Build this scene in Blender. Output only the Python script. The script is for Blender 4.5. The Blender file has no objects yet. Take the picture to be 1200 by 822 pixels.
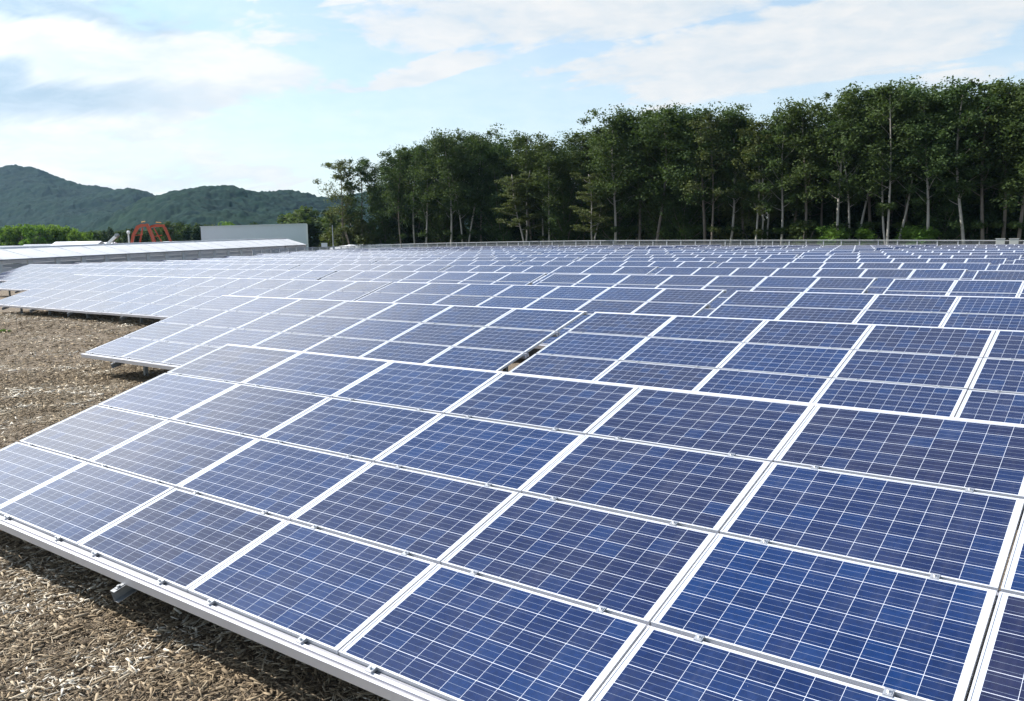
import bpy, bmesh, math, random
import numpy as np
from mathutils import Vector, Matrix

R_ = math.radians
SC = bpy.context.scene
COL = SC.collection
rng = random.Random(7)
npr = np.random.default_rng(11)

# ------------------------------------------------------------------ camera
H0 = 0.55                                   # height of an array's low edge above the ground
CAM = Vector((10.760, -3.394, 2.566 + H0))
AX_R = Vector((0.7926964, 0.6093839, -0.0168411))
AX_D = Vector((0.0648817, -0.1118035, -0.9916100))
AX_F = Vector((-0.6061541, 0.7849530, -0.1281641))
FPX = 1013.33                               # focal length in pixels of a 1200 px wide picture
cam_d = bpy.data.cameras.new('camera')
cam = bpy.data.objects.new('camera', cam_d)
COL.objects.link(cam)
m3 = Matrix((AX_R, -AX_D, -AX_F)).transposed()
cam.matrix_world = Matrix.Translation(CAM) @ m3.to_4x4()
cam_d.sensor_width = 36.0
cam_d.lens = 36.0 * FPX / 1200.0
cam_d.clip_start = 0.05
cam_d.clip_end = 12000
SC.camera = cam


def at(px, py, depth):
    """world point that lies `depth` metres into the view at a point of the 1200x822 photograph"""
    return CAM + depth * (AX_F + AX_R * ((px - 600) / FPX) + AX_D * ((py - 411) / FPX))


def at_y(px, py, Y):
    d = AX_F + AX_R * ((px - 600) / FPX) + AX_D * ((py - 411) / FPX)
    return CAM + d * ((Y - CAM.y) / d.y)


def proj(p):
    q = Vector(p) - CAM
    z = q.dot(AX_F)
    return 600 + FPX * q.dot(AX_R) / z, 411 + FPX * q.dot(AX_D) / z, z


# ------------------------------------------------------------------ light
SUN_DIR = Vector((-1.0, -0.34, 0.98)).normalized()     # towards the sun
sun_el = math.asin(SUN_DIR.z)
sun_az = math.atan2(SUN_DIR.x, SUN_DIR.y)
sd = bpy.data.lights.new('sun', 'SUN')
sd.energy = 5.0
sd.angle = R_(0.55)
sd.color = (1.0, 0.962, 0.915)
so = bpy.data.objects.new('sun', sd)
so.rotation_euler = (-SUN_DIR).to_track_quat('-Z', 'Y').to_euler()
so.location = (0, 0, 60)
COL.objects.link(so)

SC.view_settings.view_transform = 'Standard'
SC.view_settings.look = 'None'
SC.view_settings.gamma = 1
SC.view_settings.use_curve_mapping = False
SC.view_settings.exposure = 0.84


class NT:
    """small helper for node trees"""
    def __init__(self, tree):
        self.t = tree
        self.n = tree.nodes
        self.l = tree.links

    def node(self, typ, **kw):
        n = self.n.new(typ)
        for k, v in kw.items():
            setattr(n, k, v)
        return n

    def put(self, sock, v):
        if isinstance(v, bpy.types.NodeSocket):
            self.l.new(v, sock)
        elif v is not None:
            sock.default_value = v

    def math(self, op, a, b=None, c=None, clamp=False):
        n = self.node('ShaderNodeMath', operation=op, use_clamp=clamp)
        self.put(n.inputs[0], a)
        if b is not None:
            self.put(n.inputs[1], b)
        if c is not None:
            self.put(n.inputs[2], c)
        return n.outputs[0]

    def vmath(self, op, a, b=None):
        n = self.node('ShaderNodeVectorMath', operation=op)
        self.put(n.inputs[0], a)
        if b is not None:
            if op == 'SCALE':
                self.put(n.inputs[3], b)
            else:
                self.put(n.inputs[1], b)
        return n.outputs['Value'] if op in ('DOT_PRODUCT', 'LENGTH') else n.outputs[0]

    def mix(self, f, a, b, blend='MIX'):
        n = self.node('ShaderNodeMix', data_type='RGBA', blend_type=blend)
        self.put(n.inputs[0], f)
        self.put(n.inputs[6], a)
        self.put(n.inputs[7], b)
        return n.outputs[2]

    def rng(self, v, a, b, c=0.0, d=1.0, smooth=False):
        n = self.node('ShaderNodeMapRange', interpolation_type='SMOOTHSTEP' if smooth else 'LINEAR', clamp=True)
        self.put(n.inputs[0], v)
        for i, x in enumerate((a, b, c, d)):
            self.put(n.inputs[i + 1], x)
        return n.outputs[0]

    def noise(self, vec, scale, detail=4, rough=0.55, dist=0.0, out=0):
        n = self.node('ShaderNodeTexNoise')
        if vec is not None:
            self.l.new(vec, n.inputs['Vector'])
        n.inputs['Scale'].default_value = scale
        n.inputs['Detail'].default_value = detail
        n.inputs['Roughness'].default_value = rough
        n.inputs['Distortion'].default_value = dist
        return n.outputs[out]

    def xyz(self, vec):
        n = self.node('ShaderNodeSeparateXYZ')
        self.l.new(vec, n.inputs[0])
        return n.outputs[0], n.outputs[1], n.outputs[2]

    def vec(self, x, y, z=0.0):
        n = self.node('ShaderNodeCombineXYZ')
        self.put(n.inputs[0], x)
        self.put(n.inputs[1], y)
        self.put(n.inputs[2], z)
        return n.outputs[0]


def rgb(r, g, b):
    return (r, g, b, 1.0)


# ------------------------------------------------------------------ world: sky and clouds
world = bpy.data.worlds.new('World')
SC.world = world
world.use_nodes = True
W = NT(world.node_tree)
W.n.clear()
sky = W.node('ShaderNodeTexSky', sky_type='NISHITA')
sky.sun_disc = False
sky.sun_elevation = sun_el
sky.sun_rotation = sun_az
sky.air_density = 1.0
sky.dust_density = 0.7
sky.ozone_density = 1.2
geo = W.node('ShaderNodeTexCoord')
dirv = geo.outputs['Generated']
dx, dy, dz = W.xyz(dirv)
az = W.math('ARCTAN2', dx, dy)
el = W.math('ARCSINE', dz)
# cloud-layer coordinates: where the direction meets a flat layer (streaks flatten towards the horizon)
den = W.math('ADD', W.math('MAXIMUM', dz, 0.0), 0.10)
cu = W.math('DIVIDE', dx, den)
cv = W.math('DIVIDE', dy, den)
cvec = W.vec(cu, cv, 0.0)
n_big = W.noise(cvec, 0.62, 7, 0.56, 0.35)
mp = W.node('ShaderNodeMapping')
W.l.new(cvec, mp.inputs[0])
mp.inputs['Rotation'].default_value = (0, 0, R_(28))
mp.inputs['Scale'].default_value = (0.55, 1.8, 1)
n_str = W.noise(mp.outputs[0], 0.9, 6, 0.6, 0.5)
n_puff = W.noise(W.vec(W.math('MULTIPLY', az, 1.0), W.math('MULTIPLY', el, 2.6), 0.0), 9.0, 6, 0.58, 0.25)
# edge wobble for the placed cloud banks
wob_a = W.math('MULTIPLY', W.math('SUBTRACT', n_puff, 0.5), 0.16)
wob_e = W.math('MULTIPLY', W.math('SUBTRACT', n_str, 0.5), 0.10)


def px_dir(px, py):
    d = (AX_F + AX_R * ((px - 600) / FPX) + AX_D * ((py - 411) / FPX)).normalized()
    return math.atan2(d.x, d.y), math.asin(d.z)


def bank(px, py, rx, ry, soft=0.9, amp=1.0, rot=0.0):
    """one cloud bank: a soft ellipse at a compass direction and height of the sky"""
    a0, e0 = px_dir(px, py)
    ra, re = rx / FPX, ry / FPX
    a = W.math('ADD', W.math('SUBTRACT', az, a0), wob_a)
    e = W.math('ADD', W.math('SUBTRACT', el, e0), wob_e)
    if rot:
        c, s = math.cos(rot), math.sin(rot)
        a, e = (W.math('ADD', W.math('MULTIPLY', a, c), W.math('MULTIPLY', e, s)),
                W.math('SUBTRACT', W.math('MULTIPLY', e, c), W.math('MULTIPLY', a, s)))
    a = W.math('DIVIDE', a, ra)
    e = W.math('DIVIDE', e, re)
    d = W.math('SQRT', W.math('ADD', W.math('MULTIPLY', a, a), W.math('MULTIPLY', e, e)))
    return W.rng(d, 1.0 + soft * 0.6, 1.0 - soft * 0.6, 0.0, amp, smooth=True)


def total(lst):
    o = lst[0]
    for x in lst[1:]:
        o = W.math('MAXIMUM', o, x)
    return o


banks = total([
    bank(120, 80, 190, 58, 0.9, 1.0), bank(250, 75, 110, 26, 0.8, 1.0, -0.1), bank(70, 150, 150, 16, 0.9, .9),
    bank(170, 205, 230, 30, 0.9, 0.7), bank(-40, 20, 160, 40, 0.8, 1.0),
    bank(640, 22, 260, 34, 0.9, 0.95, 0.04), bank(500, 88, 95, 17, 0.9, 0.95, 0.16), bank(720, 80, 110, 12, 0.9, .7, 0.1),
    bank(980, 45, 300, 42, 0.9, 0.9, 0.10), bank(700, 108, 90, 10, 0.9, .55, 0.08), bank(395, 102, 40, 9, 0.8, .7), bank(345, 40, 45, 12, .9, .6),
    bank(440, 130, 50, 6, .9, .45), bank(335, 134, 26, 4, .9, .5), bank(1150, 90, 160, 16, .9, .45, .05),
    bank(500, -10, 190, 16, .9, .8),
    bank(-330, 40, 330, 190, .8, 1.0),  # unseen bank left of the view, added for the panels to reflect
])
general = W.rng(W.math('ADD', W.math('MULTIPLY', n_big, 0.7), W.math('MULTIPLY', n_str, 0.3)), 0.46, 0.64, 0.0, 0.85, smooth=True)
# outside the part of the sky the photograph shows the cover is simply scattered cloud
hi = W.rng(el, R_(20), R_(30), 0.0, 1.0, smooth=True)
ca, _ = px_dir(600, 200)
side = W.rng(W.math('ABSOLUTE', W.math('SUBTRACT', az, ca)), R_(36), R_(48), 0.0, 1.0, smooth=True)
outside = W.math('MAXIMUM', hi, side)
n_fine = W.noise(W.vec(W.math('MULTIPLY', az, 1.0), W.math('MULTIPLY', el, 3.2), 0.0), 26.0, 5, 0.62, 0.4)
brk = W.math('ADD', W.math('ADD', W.math('MULTIPLY', W.math('SUBTRACT', n_puff, 0.5), 1.5), W.math('MULTIPLY', W.math('SUBTRACT', n_str, 0.5), 0.9)),
             W.math('MULTIPLY', W.math('SUBTRACT', n_fine, 0.5), 0.55))
cov = W.rng(W.math('ADD', banks, brk), 0.15, 0.74, 0.0, 0.97, smooth=True)
cov = W.math('MAXIMUM', cov, W.math('MULTIPLY', general, W.math('MULTIPLY', outside, 0.42)))
# added bright cloud bank, mostly out of view, for the left panels to reflect
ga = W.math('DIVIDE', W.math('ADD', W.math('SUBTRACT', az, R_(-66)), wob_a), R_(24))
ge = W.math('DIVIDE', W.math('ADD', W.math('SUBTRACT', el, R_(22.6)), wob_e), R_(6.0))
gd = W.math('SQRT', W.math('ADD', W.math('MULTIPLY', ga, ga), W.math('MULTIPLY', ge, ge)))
added_bank = W.rng(gd, 1.35, 0.55, 0.0, 1.0, smooth=True)
cov = W.math('MAXIMUM', cov, W.math('MULTIPLY', added_bank, 0.95))
veil = W.rng(el, R_(0), R_(20), 0.62, 0.18)
cov = W.math('MAXIMUM', cov, veil)
grey = total([bank(40, 112, 120, 22, 0.9, 0.95), bank(40, -2, 170, 15, 0.9, 1.0), bank(200, 112, 90, 12, .9, .3), bank(30, 70, 60, 12, .9, .25)])
grey = W.math('MULTIPLY', grey, W.rng(n_big, 0.3, 0.6, 0.75, 1.0))
cl_col = W.mix(grey, rgb(1.0, 1.0, 0.99), rgb(0.40, 0.55, 0.69))
cl_col = W.mix(W.rng(W.math('ADD', W.math('MULTIPLY', n_puff, .6), W.math('MULTIPLY', n_fine, .4)), 0.36, 0.60, 0.0, 1.0), W.mix(0.8, cl_col, rgb(.72, .83, .92)), cl_col)
bg1 = W.node('ShaderNodeBackground')
W.l.new(W.mix(1.0, sky.outputs[0], rgb(1.0, 1.06, 1.02), 'MULTIPLY'), bg1.inputs[0])
bg1.inputs[1].default_value = 0.105
bg2 = W.node('ShaderNodeBackground')
W.l.new(cl_col, bg2.inputs[0])
# thin cloud towards the sun scatters its light forward and is far brighter than cloud away from it
cosang = W.math('MAXIMUM', W.vmath('DOT_PRODUCT', dirv, tuple(SUN_DIR)), 0.0)
fwd = W.math('ADD', W.math('MULTIPLY', W.math('POWER', cosang, 6.0), 2.0), 0.52)
fwd = W.math('ADD', fwd, W.math('MULTIPLY', added_bank, 0.42))  # extra glow of the added bank, brightens its reflection in the panels
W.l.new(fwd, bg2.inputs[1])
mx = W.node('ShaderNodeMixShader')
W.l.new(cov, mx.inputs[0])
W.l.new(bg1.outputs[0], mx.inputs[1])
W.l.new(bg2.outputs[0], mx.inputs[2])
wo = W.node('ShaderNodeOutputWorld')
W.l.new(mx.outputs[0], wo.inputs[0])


# ------------------------------------------------------------------ object helpers
def link_mesh(name, me, mats=None, parent=None):
    o = bpy.data.objects.new(name, me)
    COL.objects.link(o)
    if mats:
        for m in (mats if isinstance(mats, (list, tuple)) else [mats]):
            me.materials.append(m)
    if parent is not None:
        o.parent = parent
    return o


def tag(o, label=None, cat=None, group=None, kind=None):
    if label:
        o['label'] = label
    if cat:
        o['category'] = cat
    if group:
        o['group'] = group
    if kind:
        o['kind'] = kind
    return o


def empty(name, loc, rz=0.0):
    o = bpy.data.objects.new(name, None)
    COL.objects.link(o)
    o.location = loc
    o.rotation_euler = (0, 0, rz)
    o.empty_display_size = 0.2
    return o


class MB:
    """collects boxes, tubes and quads for ONE mesh"""
    def __init__(self):
        self.v, self.f, self.m = [], [], []

    def quad(self, pts, mat=0):
        b = len(self.v)
        self.v += [tuple(p) for p in pts]
        self.f.append(tuple(range(b, b + len(pts))))
        self.m.append(mat)

    def hexa(self, c, mat=0):
        """8 corners: bottom ring then top ring"""
        b = len(self.v)
        self.v += [tuple(p) for p in c]
        for q in ((0, 3, 2, 1), (4, 5, 6, 7), (0, 1, 5, 4), (1, 2, 6, 5), (2, 3, 7, 6), (3, 0, 4, 7)):
            self.f.append(tuple(b + i for i in q))
            self.m.append(mat)

    def box(self, lo, hi, mat=0, mtx=None):
        x0, y0, z0 = lo
        x1, y1, z1 = hi
        c = [Vector(p) for p in ((x0, y0, z0), (x1, y0, z0), (x1, y1, z0), (x0, y1, z0), (x0, y0, z1), (x1, y0, z1), (x1, y1, z1), (x0, y1, z1))]
        if mtx is not None:
            c = [mtx @ p for p in c]
        self.hexa(c, mat)

    def bar(self, a, b, w, h, mat=0, up=Vector((0, 0, 1))):
        a, b = Vector(a), Vector(b)
        d = (b - a).normalized()
        s = d.cross(up)
        if s.length < 1e-4:
            s = d.cross(Vector((0, 1, 0)))
        s.normalize()
        u = s.cross(d)
        s, u = s * w / 2, u * h / 2
        self.hexa([a - s - u, b - s - u, b + s - u, a + s - u, a - s + u, b - s + u, b + s + u, a + s + u], mat)

    def tube(self, pts, rad, n=7, mat=0, cap=True):
        pts = [Vector(p) for p in pts]
        rings = []
        for i, p in enumerate(pts):
            d = (pts[min(i + 1, len(pts) - 1)] - pts[max(i - 1, 0)]).normalized()
            s = d.cross(Vector((0.13, 0.97, 0.2)))
            s.normalize()
            u = s.cross(d)
            b = len(self.v)
            r = rad[i] if isinstance(rad, (list, tuple)) else rad
            for k in range(n):
                a = 2 * math.pi * k / n
                self.v.append(tuple(p + s * (r * math.cos(a)) + u * (r * math.sin(a))))
            rings.append(b)
        for i in range(len(rings) - 1):
            for k in range(n):
                k2 = (k + 1) % n
                self.f.append((rings[i] + k, rings[i] + k2, rings[i + 1] + k2, rings[i + 1] + k))
                self.m.append(mat)
        if cap:
            self.f.append(tuple(rings[-1] + k for k in range(n)))
            self.m.append(mat)
            self.f.append(tuple(rings[0] + k for k in reversed(range(n))))
            self.m.append(mat)

    def mesh(self, name, smooth=False):
        me = bpy.data.meshes.new(name)
        me.from_pydata(self.v, [], self.f)
        if any(self.m):
            me.polygons.foreach_set('material_index', self.m)
        if smooth:
            me.polygons.foreach_set('use_smooth', [True] * len(self.f))
        me.update()
        return me

    def build(self, name, mats, parent=None, smooth=False):
        return link_mesh(name, self.mesh(name, smooth), mats, parent)


# ------------------------------------------------------------------ materials
def new_mat(name):
    m = bpy.data.materials.new(name)
    m.use_nodes = True
    t = NT(m.node_tree)
    t.n.clear()
    out = t.node('ShaderNodeOutputMaterial')
    p = t.node('ShaderNodeBsdfPrincipled')
    t.l.new(p.outputs[0], out.inputs[0])
    return m, t, p, out


def mat_plain(name, col, rough=0.6, metal=0.0, var=0.12, scale=3.0, bump=0.0, spec=0.5):
    m, t, p, out = new_mat(name)
    tc = t.node('ShaderNodeTexCoord')
    n = t.noise(tc.outputs['Object'], scale, 5, 0.6)
    n2 = t.noise(tc.outputs['Object'], scale * 9, 3, 0.6)
    v = t.math('ADD', t.math('MULTIPLY', n, 0.7), t.math('MULTIPLY', n2, 0.3))
    k = t.rng(v, 0.25, 0.75, 1 - var, 1 + var)
    c = t.vmath('SCALE', t.vec(*col), k)
    t.l.new(c, p.inputs['Base Color'])
    t.put(p.inputs['Roughness'], t.rng(n2, 0.3, 0.7, max(rough - 0.08, 0.02), min(rough + 0.08, 1)))
    p.inputs['Metallic'].default_value = metal
    p.inputs['Specular IOR Level'].default_value = spec
    if bump:
        b = t.node('ShaderNodeBump')
        b.inputs['Strength'].default_value = bump
        b.inputs['Distance'].default_value = 0.02
        t.l.new(n2, b.inputs['Height'])
        t.l.new(b.outputs[0], p.inputs['Normal'])
    return m


def mat_glass_cells():
    """poly-crystalline cells under glass. UV: one unit per cell, panels 20 units apart, cells from 5 to 15 / 5 to 11"""
    m, t, p, out = new_mat('solar cells under glass')
    uv = t.node('ShaderNodeUVMap')
    ux, uy, _ = t.xyz(uv.outputs[0])
    ix, iy = t.math('FLOOR', t.math('DIVIDE', ux, 20.0)), t.math('FLOOR', t.math('DIVIDE', uy, 20.0))
    lx = t.math('SUBTRACT', t.math('SUBTRACT', ux, t.math('MULTIPLY', ix, 20.0)), 5.0)
    ly = t.math('SUBTRACT', t.math('SUBTRACT', uy, t.math('MULTIPLY', iy, 20.0)), 5.0)
    oi = t.node('ShaderNodeObjectInfo')
    orand = t.math('MULTIPLY', oi.outputs['Random'], 97.0)
    fx, fy = t.math('FRACT', lx), t.math('FRACT', ly)

    def inside(v, hi):
        return t.math('MULTIPLY', t.math('GREATER_THAN', v, 0.012), t.math('LESS_THAN', v, hi - 0.012))
    ins = t.math('MULTIPLY', inside(lx, 10.0), inside(ly, 6.0))
    ex = t.math('ABSOLUTE', t.math('SUBTRACT', fx, 0.5))
    ey = t.math('ABSOLUTE', t.math('SUBTRACT', fy, 0.5))
    gapx = t.math('GREATER_THAN', ex, 0.5 - 0.0085)
    gapy = t.math('GREATER_THAN', ey, 0.5 - 0.0135)
    cell = t.math('MULTIPLY', ins, t.math('MULTIPLY', t.math('SUBTRACT', 1.0, gapx), t.math('SUBTRACT', 1.0, gapy)))
    # three bus bars along the long side
    b3 = t.math('ABSOLUTE', t.math('SUBTRACT', t.math('FRACT', t.math('MULTIPLY', fy, 3.0)), 0.5))
    bus = t.math('LESS_THAN', b3, 0.018)
    # tones: panel, cell, crystal
    wn = t.node('ShaderNodeTexWhiteNoise', noise_dimensions='4D')
    t.l.new(t.vec(ix, iy, orand), wn.inputs['Vector'])
    wn.inputs['W'].default_value = 3.1
    wc = t.node('ShaderNodeTexWhiteNoise', noise_dimensions='4D')
    t.l.new(t.vec(t.math('FLOOR', ux), t.math('FLOOR', uy), orand), wc.inputs['Vector'])
    wc.inputs['W'].default_value = 1.7
    pv = wn.outputs['Value']
    cvv = wc.outputs['Value']
    vo = t.node('ShaderNodeTexVoronoi')
    vo.inputs['Scale'].default_value = 7.0
    t.l.new(t.vec(ux, uy, orand), vo.inputs['Vector'])
    cr, cg, cb = t.xyz(vo.outputs['Color'])
    base = t.mix(pv, rgb(0.002, 0.0150, 0.074), rgb(0.008, 0.0115, 0.046))
    base = t.mix(t.rng(cvv, 0.62, 1.0, 0.0, 0.42), base, rgb(0.002, 0.027, 0.108))
    k = t.math('ADD', t.rng(cvv, 0, 1, 0.90, 1.06), t.rng(cr, 0, 1, -0.12, 0.12))
    base = t.vmath('SCALE', base, k)
    tc = t.node('ShaderNodeTexCoord')
    dn = t.noise(t.vec(ux, uy, orand), 0.35, 5, 0.62)
    base = t.mix(t.math('MULTIPLY', bus, 0.66), base, rgb(0.27, 0.32, 0.40))
    col = t.mix(cell, rgb(0.52, 0.55, 0.62), base)
    dust = t.rng(dn, 0.40, 0.75, 0.002, 0.022)
    stn = t.noise(t.vec(t.math('MULTIPLY', ux, 1.6), t.math('MULTIPLY', uy, 0.16), orand), 1.0, 5, 0.65)
    dust = t.math('ADD', dust, t.rng(stn, 0.52, 0.80, 0.0, 0.030))
    col = t.mix(dust, col, rgb(0.50, 0.48, 0.46))
    spk = t.node('ShaderNodeTexVoronoi')
    spk.inputs['Scale'].default_value = 1.6
    t.l.new(t.vec(ux, uy, t.math('ADD', orand, 5.0)), spk.inputs['Vector'])
    sp = t.math('LESS_THAN', spk.outputs['Distance'], 0.022)
    col = t.mix(t.math('MULTIPLY', sp, 0.35), col, rgb(0.6, 0.6, 0.58))
    t.l.new(col, p.inputs['Base Color'])
    t.put(p.inputs['Roughness'], t.rng(dn, 0.3, 0.75, 0.10, 0.22))
    p.inputs['IOR'].default_value = 1.5
    p.inputs['Specular IOR Level'].default_value = 0.5
    return m


M = {}
M['cells'] = mat_glass_cells()
M['frame'] = mat_plain('anodised aluminium frame', (0.60, 0.61, 0.64), 0.40, 0.25, 0.09, 2.0)
M['rail'] = mat_plain('aluminium rail', (0.58, 0.58, 0.62), 0.45, 0.25, 0.07, 4.0)
M['channel'] = mat_plain('grey rail channel', (0.27, 0.27, 0.30), 0.5, 0.2, 0.08, 6.0)
M['back'] = mat_plain('white backsheet', (0.62, 0.63, 0.65), 0.6, 0, 0.04, 3.0)
M['steel'] = mat_plain('galvanised steel', (0.24, 0.25, 0.26), 0.55, 0.3, 0.15, 5.0)
M['bolt'] = mat_plain('bright bolt', (0.62, 0.62, 0.63), 0.3, 0.7, 0.05, 20.0)


# ------------------------------------------------------------------ terrain
def mound(x, y):
    """the field swells gently towards its middle far side"""
    y = np.asarray(y, float)
    x = np.asarray(x, float)
    g = 0.43 * np.exp(-((x + 0.72 * y) / 40.0) ** 2) * np.clip(y / 93.0, 0, 1.0) - 0.42 * np.exp(-((x + 82) / 26) ** 2 - ((y - 50) / 19) ** 2)
    far = np.clip((y - 100) / 40, 0, 1)
    return g * (1 - far)


def berm(x, y):
    """bare soil lies a little higher along the front of the third row"""
    return 0.15 * np.exp(-((np.asarray(x) + 24) / 13) ** 2 - ((np.asarray(y) - 12.6) / 3.2) ** 2)


def ground_mat():
    m, t, p, out = new_mat('wood mulch and field soil')
    g = t.node('ShaderNodeNewGeometry')
    pos = g.outputs['Position']
    x, y, z = t.xyz(pos)
    big = t.noise(pos, 0.35, 5, 0.6)
    med = t.noise(pos, 2.3, 6, 0.65, 0.6)
    fine = t.noise(pos, 14.0, 6, 0.7, 1.2)
    mpn = t.node('ShaderNodeMapping')
    mpn.inputs['Rotation'].default_value = (0, 0, 0.7)
    mpn.inputs['Scale'].default_value = (1.0, 3.6, 1.0)
    t.l.new(pos, mpn.inputs[0])
    chip = t.node('ShaderNodeTexVoronoi')
    chip.inputs['Scale'].default_value = 17.0
    t.l.new(t.vmath('ADD', mpn.outputs[0], t.vmath('SCALE', t.noise(pos, 3.0, 3, 0.6, 0, 1), 0.8)), chip.inputs['Vector'])
    cx, cy, cz = t.xyz(chip.outputs['Color'])
    base = t.mix(t.rng(med, 0.3, 0.7), rgb(0.090, 0.067, 0.044), rgb(0.240, 0.190, 0.130))
    base = t.mix(t.rng(cx, 0.15, 1.0, 0.0, 0.75), base, rgb(0.36, 0.30, 0.235))
    base = t.mix(t.rng(big, 0.52, 0.74, 0.0, 0.55), base, rgb(0.085, 0.062, 0.045))
    base = t.mix(t.rng(fine, 0.36, 0.60, 0.55, 0.0), base, rgb(0.045, 0.034, 0.026))
    wn = t.noise(pos, 0.11, 4, 0.6)
    base = t.mix(t.rng(wn, 0.58, 0.70, 0.0, 0.30), base, rgb(0.09, 0.105, 0.035))
    # beyond the solar field: rough grass
    d_left = t.rng(t.math('ADD', x, t.math('MULTIPLY', y, 0.55)), -112.0, -100.0, 1.0, 0.0)
    d_far = t.rng(y, 98.0, 102.0)
    gr = t.math('MAXIMUM', d_left, d_far)
    grass = t.mix(t.rng(med, 0.3, 0.7), rgb(0.035, 0.060, 0.016), rgb(0.085, 0.110, 0.035))
    base = t.mix(gr, base, grass)
    t.l.new(base, p.inputs['Base Color'])
    p.inputs['Roughness'].default_value = 0.95
    p.inputs['Specular IOR Level'].default_value = 0.15
    b = t.node('ShaderNodeBump')
    b.inputs['Strength'].default_value = 0.9
    b.inputs['Distance'].default_value = 0.035
    hgt = t.math('ADD', t.math('MULTIPLY', chip.outputs['Distance'], -0.5), t.math('ADD', fine, med))
    t.l.new(hgt, b.inputs['Height'])
    t.l.new(b.outputs[0], p.inputs['Normal'])
    return m


def axis(lo, hi, fine_lo, fine_hi, step):
    a = list(np.arange(fine_lo, fine_hi + 1e-6, step))
    s, v = step, a[0]
    left = []
    while v > lo:
        s *= 1.25
        v -= s
        left.append(max(v, lo))
    s, v = step, a[-1]
    right = []
    while v < hi:
        s *= 1.25
        v += s
        right.append(min(v, hi))
    return np.array(left[::-1] + a + right)


gx = axis(-4200, 3200, -32, 14, 0.30)
gy = axis(-600, 4200, -9, 26, 0.30)
XX, YY = np.meshgrid(gx, gy)
near = np.exp(-(np.clip(np.hypot(XX - 4, YY - 4) - 25, 0, None) / 20) ** 2)
bmp = (np.sin(XX * 1.9 + 1.3 * np.sin(YY * 1.1)) * np.cos(YY * 1.6 + np.sin(XX * 0.7)) * 0.012
       + np.sin(XX * 0.51 + 2) * np.cos(YY * 0.43) * 0.025 + npr.normal(0, 0.007, XX.shape)) * near
ZZ = mound(XX, YY) + berm(XX, YY) + bmp - 0.015
nx, ny = len(gx), len(gy)
verts = np.stack([XX.ravel(), YY.ravel(), ZZ.ravel()], 1)
idx = np.arange(nx * ny).reshape(ny, nx)
faces = np.stack([idx[:-1, :-1].ravel(), idx[:-1, 1:].ravel(), idx[1:, 1:].ravel(), idx[1:, :-1].ravel()], 1)


def np_mesh(name, verts, faces, smooth=False):
    me = bpy.data.meshes.new(name)
    k = faces.shape[1]
    me.vertices.add(len(verts))
    me.vertices.foreach_set('co', np.ascontiguousarray(verts, dtype=np.float32).ravel())
    me.loops.add(faces.size)
    me.loops.foreach_set('vertex_index', np.ascontiguousarray(faces, dtype=np.int32).ravel())
    me.polygons.add(len(faces))
    me.polygons.foreach_set('loop_start', np.arange(0, faces.size, k, dtype=np.int32))
    me.polygons.foreach_set('loop_total', np.full(len(faces), k, dtype=np.int32))
    if smooth:
        me.polygons.foreach_set('use_smooth', np.ones(len(faces), dtype=bool))
    me.update(calc_edges=True)
    return me


ground = link_mesh('ground', np_mesh('ground', verts, faces, True), ground_mat())
tag(ground, kind='structure')


# ------------------------------------------------------------------ hills
def vnoise(x, y, seed):
    """smooth value noise"""
    r = np.random.default_rng(seed)
    tab = r.random((256, 256))
    xi, yi = np.floor(x).astype(int), np.floor(y).astype(int)
    fx, fy = x - xi, y - yi
    fx, fy = fx * fx * (3 - 2 * fx), fy * fy * (3 - 2 * fy)
    a = tab[yi % 256, xi % 256]
    b = tab[yi % 256, (xi + 1) % 256]
    c = tab[(yi + 1) % 256, xi % 256]
    d = tab[(yi + 1) % 256, (xi + 1) % 256]
    return (a * (1 - fx) + b * fx) * (1 - fy) + (c * (1 - fx) + d * fx) * fy


def hill_mat():
    m, t, p, out = new_mat('wooded hillside')
    g = t.node('ShaderNodeNewGeometry')
    pos = g.outputs['Position']
    a = t.noise(pos, 0.010, 5, 0.6)
    b = t.noise(pos, 0.075, 5, 0.65)
    v = t.node('ShaderNodeTexVoronoi')
    v.inputs['Scale'].default_value = 0.11
    t.l.new(pos, v.inputs['Vector'])
    vx, vy, vz = t.xyz(v.outputs['Color'])
    c = t.mix(t.rng(a, 0.38, 0.62), rgb(0.004, 0.015, 0.017), rgb(0.011, 0.031, 0.023))
    c = t.mix(t.rng(vx, 0.0, 1.0, 0.0, 0.5), c, rgb(0.024, 0.044, 0.023))
    c = t.mix(t.rng(b, 0.35, 0.65, 0.5, 0.0), c, rgb(0.006, 0.015, 0.010))
    t.l.new(c, p.inputs['Base Color'])
    p.inputs['Roughness'].default_value = 1.0
    p.inputs['Specular IOR Level'].default_value = 0.05
    return m


M['hill'] = hill_mat()


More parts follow.
